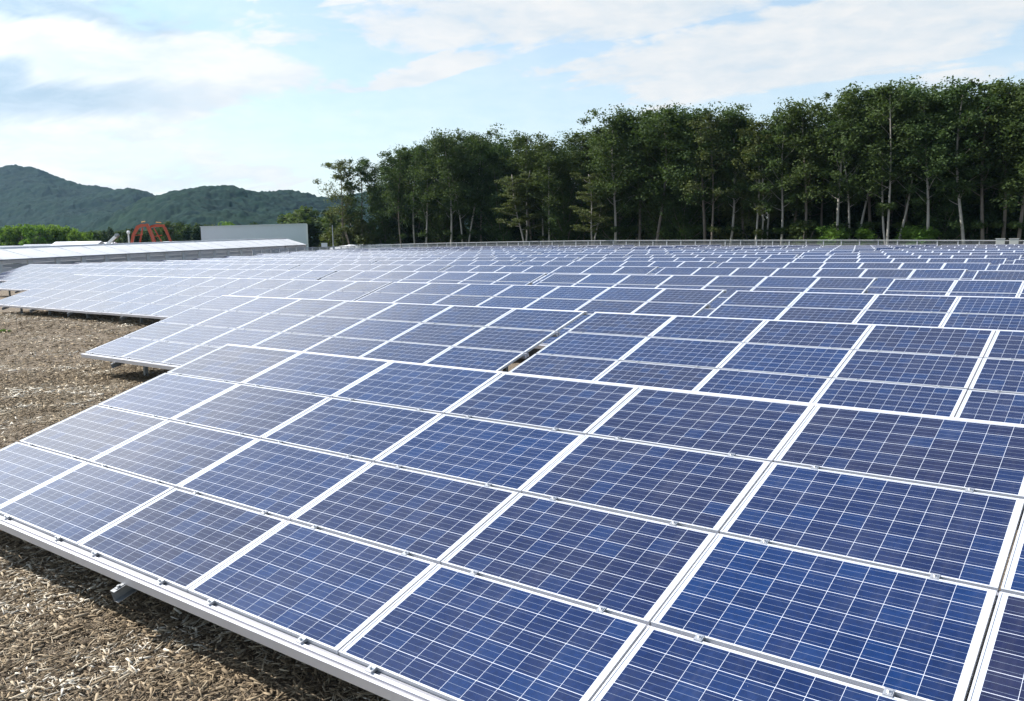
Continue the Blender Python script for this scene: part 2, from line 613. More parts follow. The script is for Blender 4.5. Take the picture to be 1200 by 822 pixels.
def hill(name, ridge, D0, reach, seed, label):
    """ridge: (photo x, photo y) of the skyline, standing D0 metres away; the slope runs down towards the valley"""
    px = np.array([r[0] for r in ridge], float)
    py = np.array([r[1] for r in ridge], float)
    n_a, n_r = 520, 170
    xs = np.linspace(px[0], px[-1], n_a)
    ys = np.interp(xs, px, py)
    k = np.ones(9) / 9
    ys = np.convolve(np.pad(ys, 4, mode='edge'), k, 'valid')
    V = np.zeros((n_r, n_a, 3))
    tt = np.linspace(-1.0, 0.45, n_r)
    for i in range(n_a):
        d = AX_F + AX_R * ((xs[i] - 600) / FPX) + AX_D * ((ys[i] - 411) / FPX)
        D = D0 * (1 + 0.10 * math.sin(i * 0.011 + seed))
        top = CAM + d * D
        h = Vector((d.x, d.y, 0)).normalized()
        prof = np.where(tt < 0, 0.5 + 0.5 * np.cos(np.clip(-tt, 0, 1) * math.pi) ** 1.0, 1 - (tt / 0.45) ** 2 * 0.7)
        prof = np.where(tt < 0, (1 - np.clip(-tt, 0, 1) ** 1.15), prof)
        V[:, i, 0] = top.x + h.x * tt * reach
        V[:, i, 1] = top.y + h.y * tt * reach
        V[:, i, 2] = prof * max(top.z, 2.0)
    X, Y = V[..., 0], V[..., 1]
    spur = (vnoise(X / 150, Y / 150, seed) - 0.5) * 46 + (vnoise(X / 60, Y / 60, seed + 1) - 0.5) * 16
    wgt = np.clip(-tt, 0, 1)[:, None] ** 0.5 * np.clip(1 + tt, 0, 1)[:, None] * 1.9
    V[..., 2] += spur * np.clip(wgt, 0, 1)
    can = np.maximum(vnoise(X / 9, Y / 9, seed + 2), vnoise(X / 6.3 + 40, Y / 6.3, seed + 3) * 0.9) * 6.5
    can += vnoise(X / 2.7, Y / 2.7, seed + 4) * 1.8
    can += np.clip(vnoise(X / 22, Y / 22, seed + 5) - 0.55, 0, 1) * 7
    V[..., 2] += (can - 5.0) * 0.95
    idx = np.arange(n_r * n_a).reshape(n_r, n_a)
    F = np.stack([idx[:-1, :-1].ravel(), idx[:-1, 1:].ravel(), idx[1:, 1:].ravel(), idx[1:, :-1].ravel()], 1)
    o = link_mesh(name, np_mesh(name, V.reshape(-1, 3), F, False), M['hill'])
    tag(o, kind='structure')
    return o


hill('mountain', [(-330, 262), (-250, 236), (-160, 225), (-80, 208), (-30, 199), (0, 196), (22, 194), (46, 198), (70, 208), (97, 217), (130, 221), (152, 223),
                  (172, 229), (190, 235), (215, 243), (250, 252), (300, 268), (340, 282)], 1500, 620, 5, '')
hill('hill', [(90, 286), (120, 272), (150, 254), (175, 240), (195, 232), (215, 228), (250, 225), (283, 226), (300, 229), (330, 227), (360, 230), (385, 233), (410, 231),
              (440, 222), (470, 217), (510, 220), (560, 228), (620, 240), (700, 258), (760, 276)], 1120, 480, 23, '')


# ------------------------------------------------------------------ trees
def leaf_mat(name, lo, hi, yellow, transl=0.25):
    m, t, p, out = new_mat(name)
    at_ = t.node('ShaderNodeAttribute', attribute_name='tone')
    oi = t.node('ShaderNodeObjectInfo')
    c = t.mix(at_.outputs['Fac'], rgb(*lo), rgb(*hi))
    c = t.mix(t.rng(oi.outputs['Random'], 0.0, 1.0, 0.0, 0.55), c, rgb(*yellow))
    t.l.new(c, p.inputs['Base Color'])
    p.inputs['Roughness'].default_value = 0.75
    p.inputs['Specular IOR Level'].default_value = 0.15
    tr = t.node('ShaderNodeBsdfTranslucent')
    t.l.new(t.vmath('MULTIPLY', c, (1.25, 1.35, 0.7)), tr.inputs[0])
    ms = t.node('ShaderNodeMixShader')
    ms.inputs[0].default_value = transl
    t.l.new(p.outputs[0], ms.inputs[1])
    t.l.new(tr.outputs[0], ms.inputs[2])
    t.l.new(ms.outputs[0], out.inputs[0])
    return m


M['leaf'] = leaf_mat('dark green leaves', (0.020, 0.044, 0.016), (0.076, 0.116, 0.036), (0.078, 0.096, 0.027))
M['leaf_pale'] = leaf_mat('olive green leaves', (0.044, 0.062, 0.022), (0.112, 0.130, 0.048), (0.088, 0.102, 0.030))
M['leaf_bright'] = leaf_mat('bright green leaves', (0.060, 0.130, 0.020), (0.135, 0.235, 0.046), (0.130, 0.180, 0.034), 0.35)
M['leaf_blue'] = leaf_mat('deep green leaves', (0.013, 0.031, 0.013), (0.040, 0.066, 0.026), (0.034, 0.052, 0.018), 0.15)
M['bark_pale'] = mat_plain('pale bark', (0.35, 0.325, 0.28), 0.85, 0, 0.35, 1.6, 0.4, 0.2)
M['bark'] = mat_plain('grey brown bark', (0.16, 0.135, 0.11), 0.9, 0, 0.35, 1.6, 0.4, 0.2)


def leaves_mesh(name, clumps, per, leaf, seed, flat=0.0):
    """clumps: (centre, radius xy, radius z). Every leaf is a small folded quad."""
    r = np.random.default_rng(seed)
    C = np.array([c[0] for c in clumps], float)
    RX = np.array([c[1] for c in clumps], float)
    RZ = np.array([c[2] for c in clumps], float)
    n = len(clumps) * per
    ci = np.repeat(np.arange(len(clumps)), per)
    g = r.normal(0, 1, (n, 3))
    g /= np.linalg.norm(g, axis=1)[:, None] + 1e-6
    g *= (r.random(n) ** 0.75 * 1.15)[:, None]
    P = C[ci] + g * np.stack([RX[ci], RX[ci], RZ[ci]], 1)
    nrm = r.normal(0, 1, (n, 3)) * np.array([1, 1, 1.0 - 0.5 * flat]) + np.array([0, 0, 0.55 + flat]) + g * 0.5
    nrm /= np.linalg.norm(nrm, axis=1)[:, None]
    a = np.cross(nrm, r.normal(0, 1, (n, 3)))
    a /= np.linalg.norm(a, axis=1)[:, None] + 1e-9
    b = np.cross(nrm, a)
    s = leaf * (0.55 + 0.9 * r.random(n))
    a *= s[:, None]
    b *= (s * (0.45 + 0.25 * r.random(n)))[:, None]
    V = np.empty((n, 4, 3))
    V[:, 0] = P - a
    V[:, 1] = P - b + nrm * (0.12 * s)[:, None]
    V[:, 2] = P + a
    V[:, 3] = P + b + nrm * (0.12 * s)[:, None]
    F = np.arange(n * 4).reshape(n, 4)
    me = np_mesh(name, V.reshape(-1, 3), F)
    tone_c = r.random(len(clumps))
    tone = np.clip(0.55 * tone_c[ci] + 0.45 * r.random(n), 0, 1)
    at_ = me.attributes.new('tone', 'FLOAT', 'FACE')
    at_.data.foreach_set('value', tone.astype(np.float32))
    return me


def tree_kind(kind, seed):
    """unit trees about 20 m tall (meshes only): trunk with limbs, crown"""
    r = random.Random(seed)
    tb = MB()
    clumps = []
    H = 20.0

    def limb(p0, d, L, r0, depth, pale_tip):
        pts, rad = [Vector(p0)], [r0]
        d = Vector(d).normalized()
        n = 4 if depth else 5
        for i in range(n):
            d = (d + Vector((r.uniform(-.22, .22), r.uniform(-.22, .22), r.uniform(-.02, .20)))).normalized()
            pts.append(pts[-1] + d * (L / n))
            rad.append(r0 * (1 - 0.75 * (i + 1) / n))
        tb.tube(pts, rad, 5, 0, False)
        return pts

    if kind in ('tall', 'airy', 'forked', 'trio'):
        stems = {'tall': 1, 'airy': 1, 'forked': 2, 'trio': 3}[kind]
        base_crown = {'tall': 0.33, 'airy': 0.36, 'forked': 0.40, 'trio': 0.42}[kind]
        for s in range(stems):
            ang = r.uniform(0, 6.28) if stems == 1 else 0.4 + s * 6.28 / stems + r.uniform(-.3, .3)
            lean = r.uniform(0.01, 0.06) if stems == 1 else r.uniform(0.07, 0.16)
            off = 0.0 if stems == 1 else 0.35
            hh = H * (1.0 if s == 0 else r.uniform(0.82, 0.95))
            pts, rad = [], []
            ph = r.uniform(0, 6)
            for i in range(10):
                f = i / 9
                w = 0.28 * math.sin(f * 5 + ph)
                pts.append(Vector((math.cos(ang) * (off + lean * hh * f * (1 - 0.35 * f)) + w, math.sin(ang) * (off + lean * hh * f * (1 - 0.35 * f)) + 0.2 * math.cos(f * 4 + ph), hh * 0.95 * f - 0.3)))
                rad.append((0.145 if stems == 1 else 0.115) * (1 - 0.84 * f) + 0.02)
            tb.tube(pts, rad, 7)
            nb = 25 if stems == 1 else 14
            for k in range(nb):
                f = base_crown + (0.97 - base_crown) * (k + r.random() * 0.7) / nb
                i0 = min(int(f * 9), 8)
                p0 = pts[i0].lerp(pts[i0 + 1], f * 9 - i0)
                a = k * 2.4 + r.uniform(-.4, .4)
                fe = (f - base_crown) / (1 - base_crown)
                L = (1.3 + 2.3 * math.sin(math.pi * min(1, 0.18 + fe * 0.74))) * r.uniform(0.65, 1.25)
                lp = limb(p0, (math.cos(a), math.sin(a), r.uniform(0.3, 0.9)), L, 0.036 * (1.2 - fe), 1, 0)
                for q in (lp[-1], lp[-2], lp[-3]):
                    if r.random() < (0.78 if kind == 'airy' else 0.95):
                        rx = r.uniform(0.55, 1.5) * (0.85 if kind == 'airy' else 1.0)
                        clumps.append((q + Vector((r.uniform(-.7, .7), r.uniform(-.7, .7), r.uniform(-.6, .8))), rx, rx * r.uniform(0.55, 1.1)))
            for k in range(3):
                clumps.append((pts[-1] + Vector((r.uniform(-.8, .8), r.uniform(-.8, .8), r.uniform(-.9, .5))), 0.9, 0.8))
            # a few low sprouts on the trunk
            for k in range(r.randint(0, 3)):
                f = r.uniform(0.12, base_crown)
                i0 = min(int(f * 9), 8)
                q = pts[i0] + Vector((r.uniform(-.8, .8), r.uniform(-.8, .8), 0))
                clumps.append((q, 0.55, 0.4))
        per = 104 if kind == 'airy' else 135
        cr = leaves_mesh('crown', clumps, per, 0.138, seed)
    elif kind == 'broad':
        pts = [Vector((0.15 * math.sin(i), 0.12 * math.cos(i * 1.3), i * 1.8 - 0.3)) for i in range(6)]
        tb.tube(pts, [0.21 - 0.022 * i for i in range(6)], 8)
        for k in range(26):
            f = k / 26
            a = k * 2.4 + r.uniform(-.3, .3)
            z0 = 2.6 + 6 * f
            lp = limb(pts[min(5, int(z0 / 1.8))], (math.cos(a), math.sin(a), 0.35 + 1.5 * f), 3.6 + 5.2 * f * r.uniform(0.7, 1.15), 0.13 * (1.2 - f), 0, 0)
            for q in lp[1:]:
                rx = r.uniform(1.0, 1.75)
                clumps.append((q + Vector((r.uniform(-.9, .9), r.uniform(-.9, .9), r.uniform(-.3, .9))), rx, rx * r.uniform(0.55, 0.8)))
        for k in range(30):
            a = r.uniform(0, 6.28)
            rr = 4.4 * math.sqrt(r.random())
            z = 18.4 - 0.13 * rr * rr + r.uniform(-1.2, 0.8)
            clumps.append((Vector((rr * math.cos(a), rr * math.sin(a), z)), r.uniform(0.9, 1.5), r.uniform(0.6, 1.0)))
        cr = leaves_mesh('crown', clumps, 125, 0.145, seed)
    elif kind == 'layered':
        for s in range(2):
            ang = 1.0 + s * 2.6
            pts, rad = [], []
            for i in range(8):
                f = i / 7
                pts.append(Vector((math.cos(ang) * 2.4 * f ** 1.3 + 0.3 * math.sin(f * 6 + s), math.sin(ang) * 1.2 * f, 18.0 * f * (1 - 0.05 * s) - 0.3)))
                rad.append(0.17 * (1 - 0.85 * f) + 0.02)
            tb.tube(pts, rad, 7)
            for k in range(15):
                f = 0.34 + 0.64 * k / 15
                i0 = min(int(f * 7), 6)
                p0 = pts[i0].lerp(pts[i0 + 1], f * 7 - i0)
                a = k * 2.4 + r.uniform(-.3, .3)
                lp = limb(p0, (math.cos(a), math.sin(a), r.uniform(0.0, 0.3)), r.uniform(2.2, 4.6) * (1.2 - 0.5 * f), 0.06, 1, 0)
                for q in lp[1:]:
                    clumps.append((q + Vector((r.uniform(-.5, .5), r.uniform(-.5, .5), 0.1)), r.uniform(0.8, 1.4), r.uniform(0.18, 0.32)))
        cr = leaves_mesh('crown', clumps, 100, 0.155, seed, 0.8)
    elif kind == 'cone':
        tb.tube([(0, 0, -0.3), (0, 0, 9), (0, 0, 18.5)], [0.32, 0.2, 0.04], 8)
        for k in range(120):
            f = r.random() ** 0.8
            a = r.uniform(0, 6.28)
            rr = (1 - f) ** 0.7 * 4.6 * math.sqrt(r.uniform(0.25, 1))
            clumps.append((Vector((rr * math.cos(a), rr * math.sin(a), 1.2 + 18.2 * f)), r.uniform(0.7, 1.3), r.uniform(0.5, 0.9)))
        cr = leaves_mesh('crown', clumps, 60, 0.23, seed)
    else:                                   # bush: unit height 3 m
        for k in range(7):
            a = r.uniform(0, 6.28)
            tb.tube([(0.1 * math.cos(a), 0.1 * math.sin(a), -0.1), (0.5 * math.cos(a), 0.5 * math.sin(a), 0.9), (1.0 * math.cos(a + .3), 1.0 * math.sin(a + .3), 2.0)], [0.045, 0.03, 0.012], 5)
        for k in range(46):
            a = r.uniform(0, 6.28)
            f = r.random()
            rr = 1.5 * math.sqrt(r.random()) * (1 - 0.45 * f)
            clumps.append((Vector((rr * math.cos(a), rr * math.sin(a), 0.35 + 2.4 * f * (1 - 0.12 * rr))), r.uniform(0.28, 0.5), r.uniform(0.22, 0.4)))
        cr = leaves_mesh('crown', clumps, 100, 0.095, seed)
    return tb.mesh('trunk', True), cr


KINDS = {}
for k, seeds in (('tall', (1, 2, 3, 4)), ('airy', (11, 12)), ('forked', (21, 22)), ('trio', (31,)), ('broad', (41, 42, 43)), ('layered', (51, 52)), ('cone', (61,)), ('bush', (71, 72, 73))):
    KINDS[k] = [tree_kind(k, s) for s in seeds]
UNIT = {'bush': 3.0}
_tm = {}


def tree_mesh(kind, i, leaf, bark):
    key = (kind, i, leaf, bark)
    if key not in _tm:
        t, c = KINDS[kind][i]
        t, c = t.copy(), c.copy()
        t.materials.append(M[bark])
        c.materials.append(M[leaf])
        _tm[key] = (t, c)
    return _tm[key]


def plant(name, cat, kind, loc, height, label, group=None, leaf='leaf', bark='bark', width=1.0, var=None, rz=None):
    i = rng.randrange(len(KINDS[kind])) if var is None else var % len(KINDS[kind])
    tm, cm = tree_mesh(kind, i, leaf, bark)
    e = empty(name, loc, rng.uniform(0, 6.28) if rz is None else rz)
    s = height / UNIT.get(kind, 20.0)
    e.scale = (s * width, s * width, s)
    tag(e, label, cat, group)
    shrub = kind == 'bush' and cat != 'tree'
    link_mesh('stems' if shrub else 'trunk', tm, None, e)
    link_mesh('foliage' if shrub else 'crown', cm, None, e)
    return e


ORD = ['first', 'second', 'third', 'fourth', 'fifth', 'sixth', 'seventh', 'eighth', 'ninth', 'tenth', 'eleventh', 'twelfth', 'thirteenth', 'fourteenth', 'fifteenth',
       'sixteenth', 'seventeenth', 'eighteenth', 'nineteenth', 'twentieth']
ORD += ['twenty-' + o for o in ORD[:9]] + ['thirtieth'] + ['thirty-' + o for o in ORD[:9]] + ['fortieth'] + ['forty-' + o for o in ORD[:9]]

# the wood's front trees: photo x of the foot, photo y of the top, distance Y, kind, leaves, bark, width, words
FRONT = [
    (404, 186, 101.5, 'airy', 'leaf_pale', 'bark', 1.25, 'thin airy crown open to the sky'),
    (428, 184, 103.5, 'airy', 'leaf', 'bark', 1.1, 'loose crown over a bare trunk'),
    (452, 186, 106, 'broad', 'leaf', 'bark', 0.8, 'flat yellowish green top'),
    (470, 173, 102.5, 'tall', 'leaf', 'bark', 1.0, 'dark slender trunk'),
    (486, 169, 104, 'airy', 'leaf', 'bark_pale', 1.0, 'pale thin trunk'),
    (500, 166, 102, 'tall', 'leaf', 'bark_pale', 1.0, 'straight pale trunk'),
    (520, 158, 106, 'broad', 'leaf', 'bark', 0.8, 'rounded dark crown'),
    (528, 154, 102, 'tall', 'leaf', 'bark_pale', 1.05, 'pale trunk beside a rounded crown'),
    (546, 152, 103.5, 'forked', 'leaf', 'bark_pale', 1.05, 'thin pale stems'),
    (566, 157, 105, 'tall', 'leaf', 'bark', 1.2, 'full dark crown'),
    (590, 160, 106, 'broad', 'leaf', 'bark', 0.8, 'broad leafy crown'),
    (614, 186, 101.2, 'layered', 'leaf_pale', 'bark_pale', 1.0, 'leaning pale trunk under layered olive foliage'),
    (624, 154, 105, 'tall', 'leaf', 'bark', 1.1, 'pointed top above the olive tree'),
    (640, 158, 103, 'forked', 'leaf', 'bark_pale', 1.1, 'twin bent pale stems'),
    (662, 160, 104, 'broad', 'leaf', 'bark', 0.8, 'spreading olive crown top'),
    (684, 152, 106, 'tall', 'leaf', 'bark', 1.2, 'dark narrow crown'),
    (696, 192, 101.2, 'layered', 'leaf_pale', 'bark_pale', 1.0, 'low layered olive foliage'),
    (718, 132, 102, 'tall', 'leaf', 'bark_pale', 1.15, 'pale straight trunk to half height'),
    (727, 134, 105, 'broad', 'leaf', 'bark', 0.8, 'dense rounded crown'),
    (748, 126, 104, 'tall', 'leaf', 'bark', 1.2, 'dark crown with twiggy top'),
    (770, 122, 102, 'tall', 'leaf', 'bark', 1.2, 'trunk leaning to the right'),
    (778, 121, 106, 'broad', 'leaf', 'bark', 0.85, 'dense dark green crown'),
    (800, 123, 105, 'broad', 'leaf', 'bark', 0.75, 'broad crown with brighter top'),
    (824, 124, 103, 'tall', 'leaf', 'bark', 1.2, 'deep shaded crown'),
    (836, 130, 101.6, 'airy', 'leaf_pale', 'bark', 1.0, 'greyish hanging foliage'),
    (853, 128, 103, 'tall', 'leaf', 'bark_pale', 1.1, 'curved pale trunk'),
    (870, 136, 105, 'tall', 'leaf', 'bark', 1.2, 'dark trunk and narrow crown'),
    (886, 140, 101.6, 'airy', 'leaf_pale', 'bark_pale', 1.0, 'pale leaning trunk and olive leaves'),
    (896, 136, 103, 'forked', 'leaf', 'bark_pale', 1.0, 'pale forked stem'),
    (912, 132, 101.6, 'airy', 'leaf', 'bark_pale', 1.0, 'straight whitish trunk'),
    (930, 126, 105, 'tall', 'leaf', 'bark', 1.1, 'tall crown beside sky gaps'),
    (942, 118, 102, 'tall', 'leaf', 'bark', 1.1, 'thin grey trunk through sky gaps'),
    (962, 130, 106, 'airy', 'leaf', 'bark', 1.0, 'thin crown letting sky through'),
    (986, 103, 101.6, 'airy', 'leaf', 'bark_pale', 1.0, 'very tall whitish trunk, slightly leaning'),
    (1001, 100, 103, 'forked', 'leaf', 'bark_pale', 1.05, 'pair of pale stems'),
    (1018, 102, 105, 'tall', 'leaf', 'bark', 1.2, 'tall dark crown'),
    (1046, 96, 101.6, 'trio', 'leaf', 'bark_pale', 1.0, 'cluster of three white stems'),
    (1066, 99, 104.5, 'tall', 'leaf', 'bark', 1.2, 'tall crown behind white stems'),
    (1086, 104, 102, 'tall', 'leaf', 'bark_pale', 1.1, 'thin light grey trunk'),
    (1108, 98, 105, 'broad', 'leaf', 'bark', 0.7, 'broad high crown'),
    (1128, 93, 102, 'tall', 'leaf', 'bark_pale', 1.1, 'light trunk in deep shade'),
    (1150, 94, 103, 'airy', 'leaf', 'bark', 1.2, 'open crown with sky holes'),
    (1172, 92, 104, 'airy', 'leaf', 'bark', 1.2, 'tall loose crown above the cabinets'),
    (1196, 94, 102, 'tall', 'leaf', 'bark', 1.2, 'crown cut by the photo edge'),
    (1222, 96, 104, 'tall', 'leaf', 'bark', 1.2, 'crown leaning in from the right edge'),
]
rng2 = random.Random(5)
for i, (px, py, Y, kind, leaf, bark, wd, words) in enumerate(FRONT):
    g = at_y(px, 284, Y)
    top = at_y(px, py, Y)
    z0 = float(mound(g.x, g.y))
    plant('forest_tree', 'tree', kind, (g.x, g.y, z0), (top.z - z0) * 1.0, '%s tree from the left end of the wood, %s' % (ORD[i], words), 'trees along the front of the wood',
          leaf, bark, wd * 1.15, var=i)
# deeper trees
for k in range(84):
    px = 452 + 780 * (k + rng2.uniform(-.4, .4)) / 83
    Y = rng2.choice((109, 113, 118, 124, 131)) + rng2.uniform(-1.5, 1.5)
    edge = np.interp(px, [385, 440, 530, 640, 700, 760, 850, 900, 960, 1050, 1200], [215, 192, 165, 170, 150, 138, 145, 152, 140, 118, 112])
    g = at_y(px, 284, Y)
    top = at_y(px, edge + rng2.uniform(-8, 26), Y)
    plant('forest_tree', 'tree', rng2.choice(('tall', 'broad', 'broad', 'tall', 'forked')), (g.x, g.y, 0), max(top.z, 9), 'dark leafy tree in the depth of the wood, behind its front trees',
          'trees deep in the wood', rng2.choice(('leaf_blue', 'leaf_blue', 'leaf', 'leaf', 'leaf_pale')), 'bark', rng2.uniform(1.1, 1.45))
# shrubs under the trees
SHR = [(975, 268, 'leaf_bright', 'bright green sunlit shrub beneath the very tall whitish trunk'), (984, 271, 'leaf_bright', 'smaller bright green shrub right of the very tall whitish trunk'),
       (1072, 268, 'leaf_bright', 'bright green shrub right of the cluster of three white stems'), (1082, 270, 'leaf_bright', 'bright green shrub around the thin light grey trunk'),
       (1014, 272, 'leaf_bright', 'bright green low shrub between pale stem pairs'), (945, 262, 'leaf', 'mid green shrub left of the very tall whitish trunk'),
       (418, 262, 'leaf_pale', 'olive bush at the foot of the thin airy tree'), (398, 268, 'leaf_pale', 'light bush at the left end of the wood')]
for px, py, leaf, lab in SHR:
    Y = rng2.uniform(101.8, 103.4)
    g = at_y(px, 290, Y)
    top = at_y(px, py - 6, Y)
    plant('shrub', 'shrub', 'bush', (g.x, g.y, float(mound(g.x, g.y))), max(top.z, 2.0), lab, 'shrubs in the wood', leaf, 'bark', 1.2)
for k in range(90):
    px = 440 + 790 * (k + rng2.uniform(-.4, .4)) / 89
    Y = rng2.uniform(107, 126)
    g = at_y(px, 290, Y)
    plant('shrub', 'shrub', 'bush', (g.x, g.y, 0), rng2.uniform(3.5, 8.0), 'dark shrub in the shade between the trunks of the wood', 'dark undergrowth shrubs in the wood', 'leaf_blue', 'bark', rng2.uniform(1.0, 1.6))

# trees around the grey building and at the foot of the hills
def mid_tree(px, py, depth, kind, leaf, label, group, width=1.0, name='tree'):
    t = at(px, py, depth)
    if kind == 'broad':
        kind, width = 'bush', width * 0.95
    return plant(name, 'tree', kind, (t.x, t.y, 0), t.z, label, group, leaf, 'bark', width)


mid_tree(363, 240, 190, 'broad', 'leaf', 'round evergreen tree just right of the grey building', None, 1.75)
mid_tree(386, 246, 172, 'cone', 'leaf', 'dark conical tree between the round evergreen and the wood', None, 1.0)
mid_tree(400, 240, 200, 'broad', 'leaf_blue', 'dark tree behind the left end of the wood', None, 1.2)
mid_tree(263, 257, 230, 'broad', 'leaf_bright', 'yellowish green tree top above the roof line of the grey building', None, 0.8)
mid_tree(297, 259, 235, 'broad', 'leaf', 'dark rounded tree top above the middle of the grey building', None, 0.7)
mid_tree(340, 262, 235, 'broad', 'leaf', 'low tree top above the right end of the grey building', None, 0.7)
for i in range(13):
    px = -14 + i * 9.6 + rng2.uniform(-2, 2)
    py = np.interp(px, [-20, 10, 40, 70, 95, 125], [268, 263, 260, 262, 268, 274]) + rng2.uniform(-2, 2)
    mid_tree(px, py, 205 + rng2.uniform(-12, 12), 'broad', 'leaf_bright', '%s bright green leafy tree from the left in the grove before the mountain' % ORD[i],
             'bright grove before the mountain', 0.9, 'grove_tree')
for i in range(17):
    px = 98 + i * 9.2 + rng2.uniform(-2, 2)
    py = np.interp(px, [95, 130, 150, 180, 200, 215, 240], [272, 266, 269, 268, 260, 262, 262]) + rng2.uniform(-3, 3)
    mid_tree(px, py, 235 + rng2.uniform(-15, 15), 'broad', 'leaf' if i % 3 else 'leaf_blue', '%s dark tree from the left in the belt behind the orange excavators' % ORD[i],
             'dark tree belt before the hills', 0.9, 'belt_tree')

# ------------------------------------------------------------------ buildings and machines beyond the field
M['white_roof'] = mat_plain('white sheet roof', (0.74, 0.75, 0.77), 0.55, 0, 0.07, 0.35)
M['vinyl'] = mat_plain('greyish film wall', (0.62, 0.63, 0.66), 0.4, 0, 0.2, 0.5)
M['vinyl_dark'] = mat_plain('dull wall panel', (0.40, 0.41, 0.44), 0.5, 0, 0.25, 0.7)
M['concrete'] = mat_plain('pale concrete post', (0.70, 0.69, 0.66), 0.8, 0, 0.1, 2.0)
M['grey_wall'] = mat_plain('blue grey sheet wall', (0.68, 0.73, 0.78), 0.5, 0.0, 0.05, 0.25)
M['white_paint'] = mat_plain('white paint', (0.78, 0.78, 0.77), 0.5, 0, 0.06, 2.0)
M['orange'] = mat_plain('orange machine paint', (0.46, 0.075, 0.026), 0.5, 0, 0.14, 1.2)
M['yellow'] = mat_plain('faded yellow paint', (0.50, 0.28, 0.05), 0.5, 0, 0.12, 1.2)
M['black'] = mat_plain('black rubber and glass', (0.03, 0.03, 0.033), 0.4, 0, 0.1, 3.0)
M['cab_glass'] = mat_plain('dark cab glass', (0.05, 0.06, 0.07), 0.1, 0, 0.05, 3.0)
M['tile'] = mat_plain('grey roof tiles', (0.30, 0.32, 0.35), 0.5, 0, 0.12, 1.0)


def film(name, col, tr):
    m = mat_plain(name, col, 0.45, 0, 0.14, 0.5)
    t = NT(m.node_tree)
    out = [n for n in t.n if n.type == 'OUTPUT_MATERIAL'][0]
    p = [n for n in t.n if n.type == 'BSDF_PRINCIPLED'][0]
    tl = t.node('ShaderNodeBsdfTranslucent')
    tl.inputs[0].default_value = rgb(*col)
    ms = t.node('ShaderNodeMixShader')
    ms.inputs[0].default_value = tr
    t.l.new(p.outputs[0], ms.inputs[1])
    t.l.new(tl.outputs[0], ms.inputs[2])
    t.l.new(ms.outputs[0], out.inputs[0])
    return m


M['film_roof'] = film('white greenhouse film', (0.80, 0.81, 0.82), 0.4)
M['vinyl'] = film('greyish film wall', (0.80, 0.81, 0.83), 0.6)
M['vinyl_dark'] = film('dull film wall', (0.62, 0.63, 0.65), 0.6)


